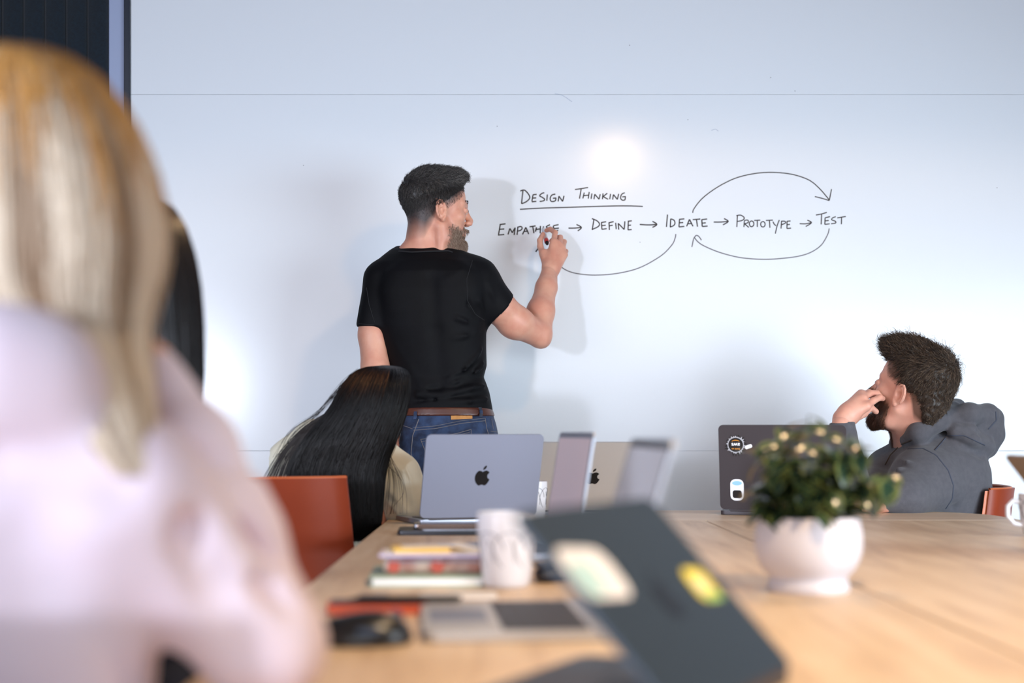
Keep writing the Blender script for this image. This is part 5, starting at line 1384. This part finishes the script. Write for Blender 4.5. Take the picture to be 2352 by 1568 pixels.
for k in range(34):                                                  # stems
    a = rl.uniform(0, 2*PI); rr = rl.uniform(.1, 1)**.6; top = np.array((.088*rr*math.cos(a), .080*rr*math.sin(a), ph + rl.uniform(.06, .175) - .075*rr))
    if k < 4: top = np.array((.092 + .01*k, rl.uniform(-.04, .04), ph + .035 + .008*k))
    root = np.array((.03*math.cos(a)*rr, .03*math.sin(a)*rr, .096)); mid = (root + top)/2 + np.array((0, 0, .02))
    ts = np.linspace(0, 1, 8)[:, None]; P = (1-ts)**2*root + 2*ts*(1-ts)*mid + ts**2*top
    stems.append(P)
    for q in range(8):
        t = .38 + .62*q/7; p0 = (1-t)**2*root + 2*t*(1-t)*mid + t**2*top
        leaf_specs.append((p0, rl.uniform(0, 2*PI) + q*2.4, rl.uniform(-.9, .55), rl.uniform(.030, .046)))
for k in range(44):
    a = rl.uniform(0, 2*PI); leaf_specs.append((np.array((.052*math.cos(a), .052*math.sin(a), ph + rl.uniform(-.002, .03))), a - PI/2 + rl.uniform(-.5, .5), rl.uniform(-.3, .5), rl.uniform(.026, .038)))
v, q = tube_arrays(np.array(stems), np.tile(np.linspace(.0018, .001, 8), (len(stems), 1)), 5); mesh_obj('stems', v, q, M_STEM, plant)
lo_ = mesh_obj('leaf', lv, lf, M_LEAF, plant, tone=tn)
first = True
for p0, a, el, sz in leaf_specs:
    o = lo_ if first else lo_.copy()
    if not first: COL.objects.link(o); o.parent = plant
    first = False
    o.location = tuple(p0); o.scale = (sz, sz, sz); o.rotation_euler = (el, rl.uniform(-.5, .5), a)

# ------------------------------------------------------------------ small things on the table
def slab(name, label, cat, c, size, m, rz=0, z=TABLE_Z, r=.008, group=None, bevel=.001):
    t = thing(name, label, cat, (c[0], c[1], z), rz, group)
    return t, plate
def T_at(px, py, z=TABLE_Z):
    Y = (EYE - z) * F_PX / (py - CY); return np.array(((px - CX) / F_PX * Y, Y))

c = T_at(1005, 1226); c[1] += .03
t = thing('tablet_folio', 'black tablet folio lying flat in front of the silver-grey laptop', 'tablet', (c[0]+.012, c[1], TABLE_Z), R_(2))
plate('cover', .20, .155, .010, .010, M_PHONE, t, .002); plate('tablet', .145, .140, .0016, .008, M_ALU, t, .0005, off=(.025, 0), z0=.0101)
t = thing('phone', 'bronze metal phone lying on the black folio', 'phone', (c[0]+.022, c[1]+.005, TABLE_Z+.0118), R_(3))
plate('phone_body', .152, .075, .0105, .010, M_BRONZE, t, .003); plate('phone_glass', .147, .070, .0006, .008, M_SCREEN, t, 0, z0=.0106)
for x in (-.076, .076): lathe('metal_corner', [(.001, .001), (.004, .0015), (.005, .005), (.004, .009), (.001, .0095)], M_ALU, t, 12, (x*.93, -.032, .0005))

c = np.array((-.107, 2.36))
t = thing('notebook', 'sage green notebook at the bottom of the stack beside the mug', 'notebook', (c[0]+.0, c[1], TABLE_Z), R_(2))
plate('back_cover', .168, .20, .0025, .004, M_GREENB, t, .0005); plate('pages', .162, .194, .009, .002, M_PAPER, t, 0, off=(.002, 0), z0=.0026); plate('front_cover', .168, .20, .0025, .004, M_GREENB, t, .0005, z0=.0117)
zc = TABLE_Z + .0143
t = thing('pencil_case', 'patterned brown and red pencil case on the green notebook', 'pencil case', (c[0]+.012, c[1]+.005, zc), R_(-2))
bm = bmesh.new(); add_box(bm, (0, 0, .0125), (.150, .095, .025), .007, seg=3); bm_obj('case_body', bm, M_PATTERN, t, smooth=True, sharp=50)
tube('zip', [(-.070, -.0475, .019), (.070, -.0475, .019)], .0016, M_ALUG, t, 6); lathe('zip_pull', [(.001, -.0015), (.004, -.001), (.004, .001), (.001, .0015)], M_ALU, t, 14, (.012, -.0505, .019))
for x in (-.058, .008): plate('red_flower_print', .018, .020, .0004, .008, mat('print_red', srgb(196, 84, 62), .5), t, 0).matrix_local = Matrix.Translation((x, -.0479, .011)) @ Matrix.Rotation(PI/2, 4, 'X')
t = thing('notepad', 'lilac notepad on top of the pencil case', 'notepad', (c[0]+.008, c[1]+.003, zc+.0252), R_(1)); plate('lilac_cover', .158, .11, .0042, .003, M_LILAC, t, .0006); plate('top_sheet', .150, .104, .0006, .002, M_PAPER, t, 0, z0=.0043)
t = thing('sticky_note_pad', 'yellow sticky note pad on the lilac notepad', 'sticky notes', (c[0]-.01, c[1]+.005, zc+.0302), R_(8)); plate('yellow_block', .085, .075, .007, .001, M_YELLOW, t, .0003); plate('loose_note', .080, .06, .0005, .001, M_PAPER, t, 0, off=(.012, .01), z0=.0072)
t = thing('folded_paper', 'folded white and yellow paper slip at the right end of the lilac notepad', 'paper', (c[0]+.062, c[1]+.004, zc+.0302), R_(-15))
o = box('slip', (0, 0, .006), (.044, .05, .0012), M_PAPER, t, rot=Matrix.Rotation(R_(14), 3, 'Y')); o = box('yellow_slip', (0, -.004, .002), (.048, .05, .0012), M_YELLOW, t, rot=Matrix.Rotation(R_(5), 3, 'Y'))

c = T_at(1050, 1376); t = thing('paper_sheet', 'white paper sheet lying in front of the notebook stack', 'paper', (c[0], c[1]+.04, TABLE_Z), R_(4)); plate('sheet', .105, .075, .0008, .001, M_PAPER, t, 0); plate('second_sheet', .10, .07, .0007, .001, M_PAPER, t, 0, off=(.004, .003), z0=.0009)
c = T_at(880, 1411); t = thing('phone', 'orange-red cased phone lying near the black mouse', 'phone', (c[0]-.01, c[1]+.035, TABLE_Z), R_(3)); plate('red_case', .125, .072, .012, .010, M_REDBOOK, t, .003); plate('dark_glass', .118, .066, .0006, .008, M_MAROON, t, 0, z0=.0121)
t = thing('pen', 'black pen lying across the orange-red phone', 'pen', (c[0]+.03, c[1]+.02, TABLE_Z+.0175), R_(4)); lathe('barrel', [(.0008, -.075), (.003, -.064), (.0045, -.06), (.0045, .06), (.0035, .066), (.001, .068)], M_STBLK, t, 14).rotation_euler = (0, R_(90), 0)
tube('clip', [(-.062, 0, .0045), (-.058, 0, .0062), (-.025, 0, .0058)], .0009, M_ALUG, t, 6)

c = T_at(822, 1493); t = thing('computer_mouse', 'black computer mouse beside the pink sleeve', 'mouse', (c[0], c[1]+.045, TABLE_Z), R_(-80))
F = Field((-.045, -.07, -.002), (.045, .07, .05), .0022); F.ell((0, -.004, .004), (.034, .058, .030), 0); F.ell((0, .015, .010), (.028, .036, .025), .01); F.plane((0, 0, .0015), (0, 0, -1), .002); F.ridge([np.array((0, -.06, .02)), np.array((0, -.02, .032))], -.0016, .0022)
v, q = F.mesh(1); mesh_obj('mouse_body', v, q, M_MOUSE, t); w_ = lathe('scroll_wheel', [(.002, -.004), (.008, -.0035), (.0085, 0), (.008, .0035), (.002, .004)], M_MOUSEB, t, 18); w_.matrix_local = Matrix.Translation((0, .036, .028)) @ Matrix.Rotation(PI/2, 4, 'Y')
box('side_button', (.0325, .004, .018), (.003, .024, .006), M_MOUSEB, t, bevel=.001)

c = T_at(1262, 1338); t = thing('earphone_case', 'small dark earphone case to the right of the near mug', 'case', (c[0]+.008, c[1]+.02, TABLE_Z), R_(10))
bm = bmesh.new(); add_box(bm, (0, 0, .010), (.058, .045, .020), .009, seg=3); bm_obj('case_bottom', bm, M_PHONE, t, smooth=True, sharp=50); bm = bmesh.new(); add_box(bm, (0, 0, .0245), (.057, .044, .009), .004, seg=3); bm_obj('case_lid', bm, M_PHONE, t, smooth=True, sharp=50)

# ------------------------------------------------------------------ ceiling spotlights
for i, (x, y) in enumerate(((.60, 2.85), (.80, .9))):
    s = thing('ceiling_spotlight', ('black ceiling spotlight above the middle of the table', 'black ceiling spotlight above the near end of the table')[i], 'lamp', (x, y, 2.40))
    tube('rod', [(0, 0, .13), (0, 0, .545)], .006, M_BLACKMET, s, 8)
    o = lathe('shade', [(.03, .13), (.045, .12), (.055, .03), (.057, .03), (.047, .125), (.03, .135)], M_BLACKMET, s, 28)
    lathe('bulb', [(.001, .06), (.03, .062), (.034, .08), (.02, .11), (.001, .115)], M_LAMP, s, 20)
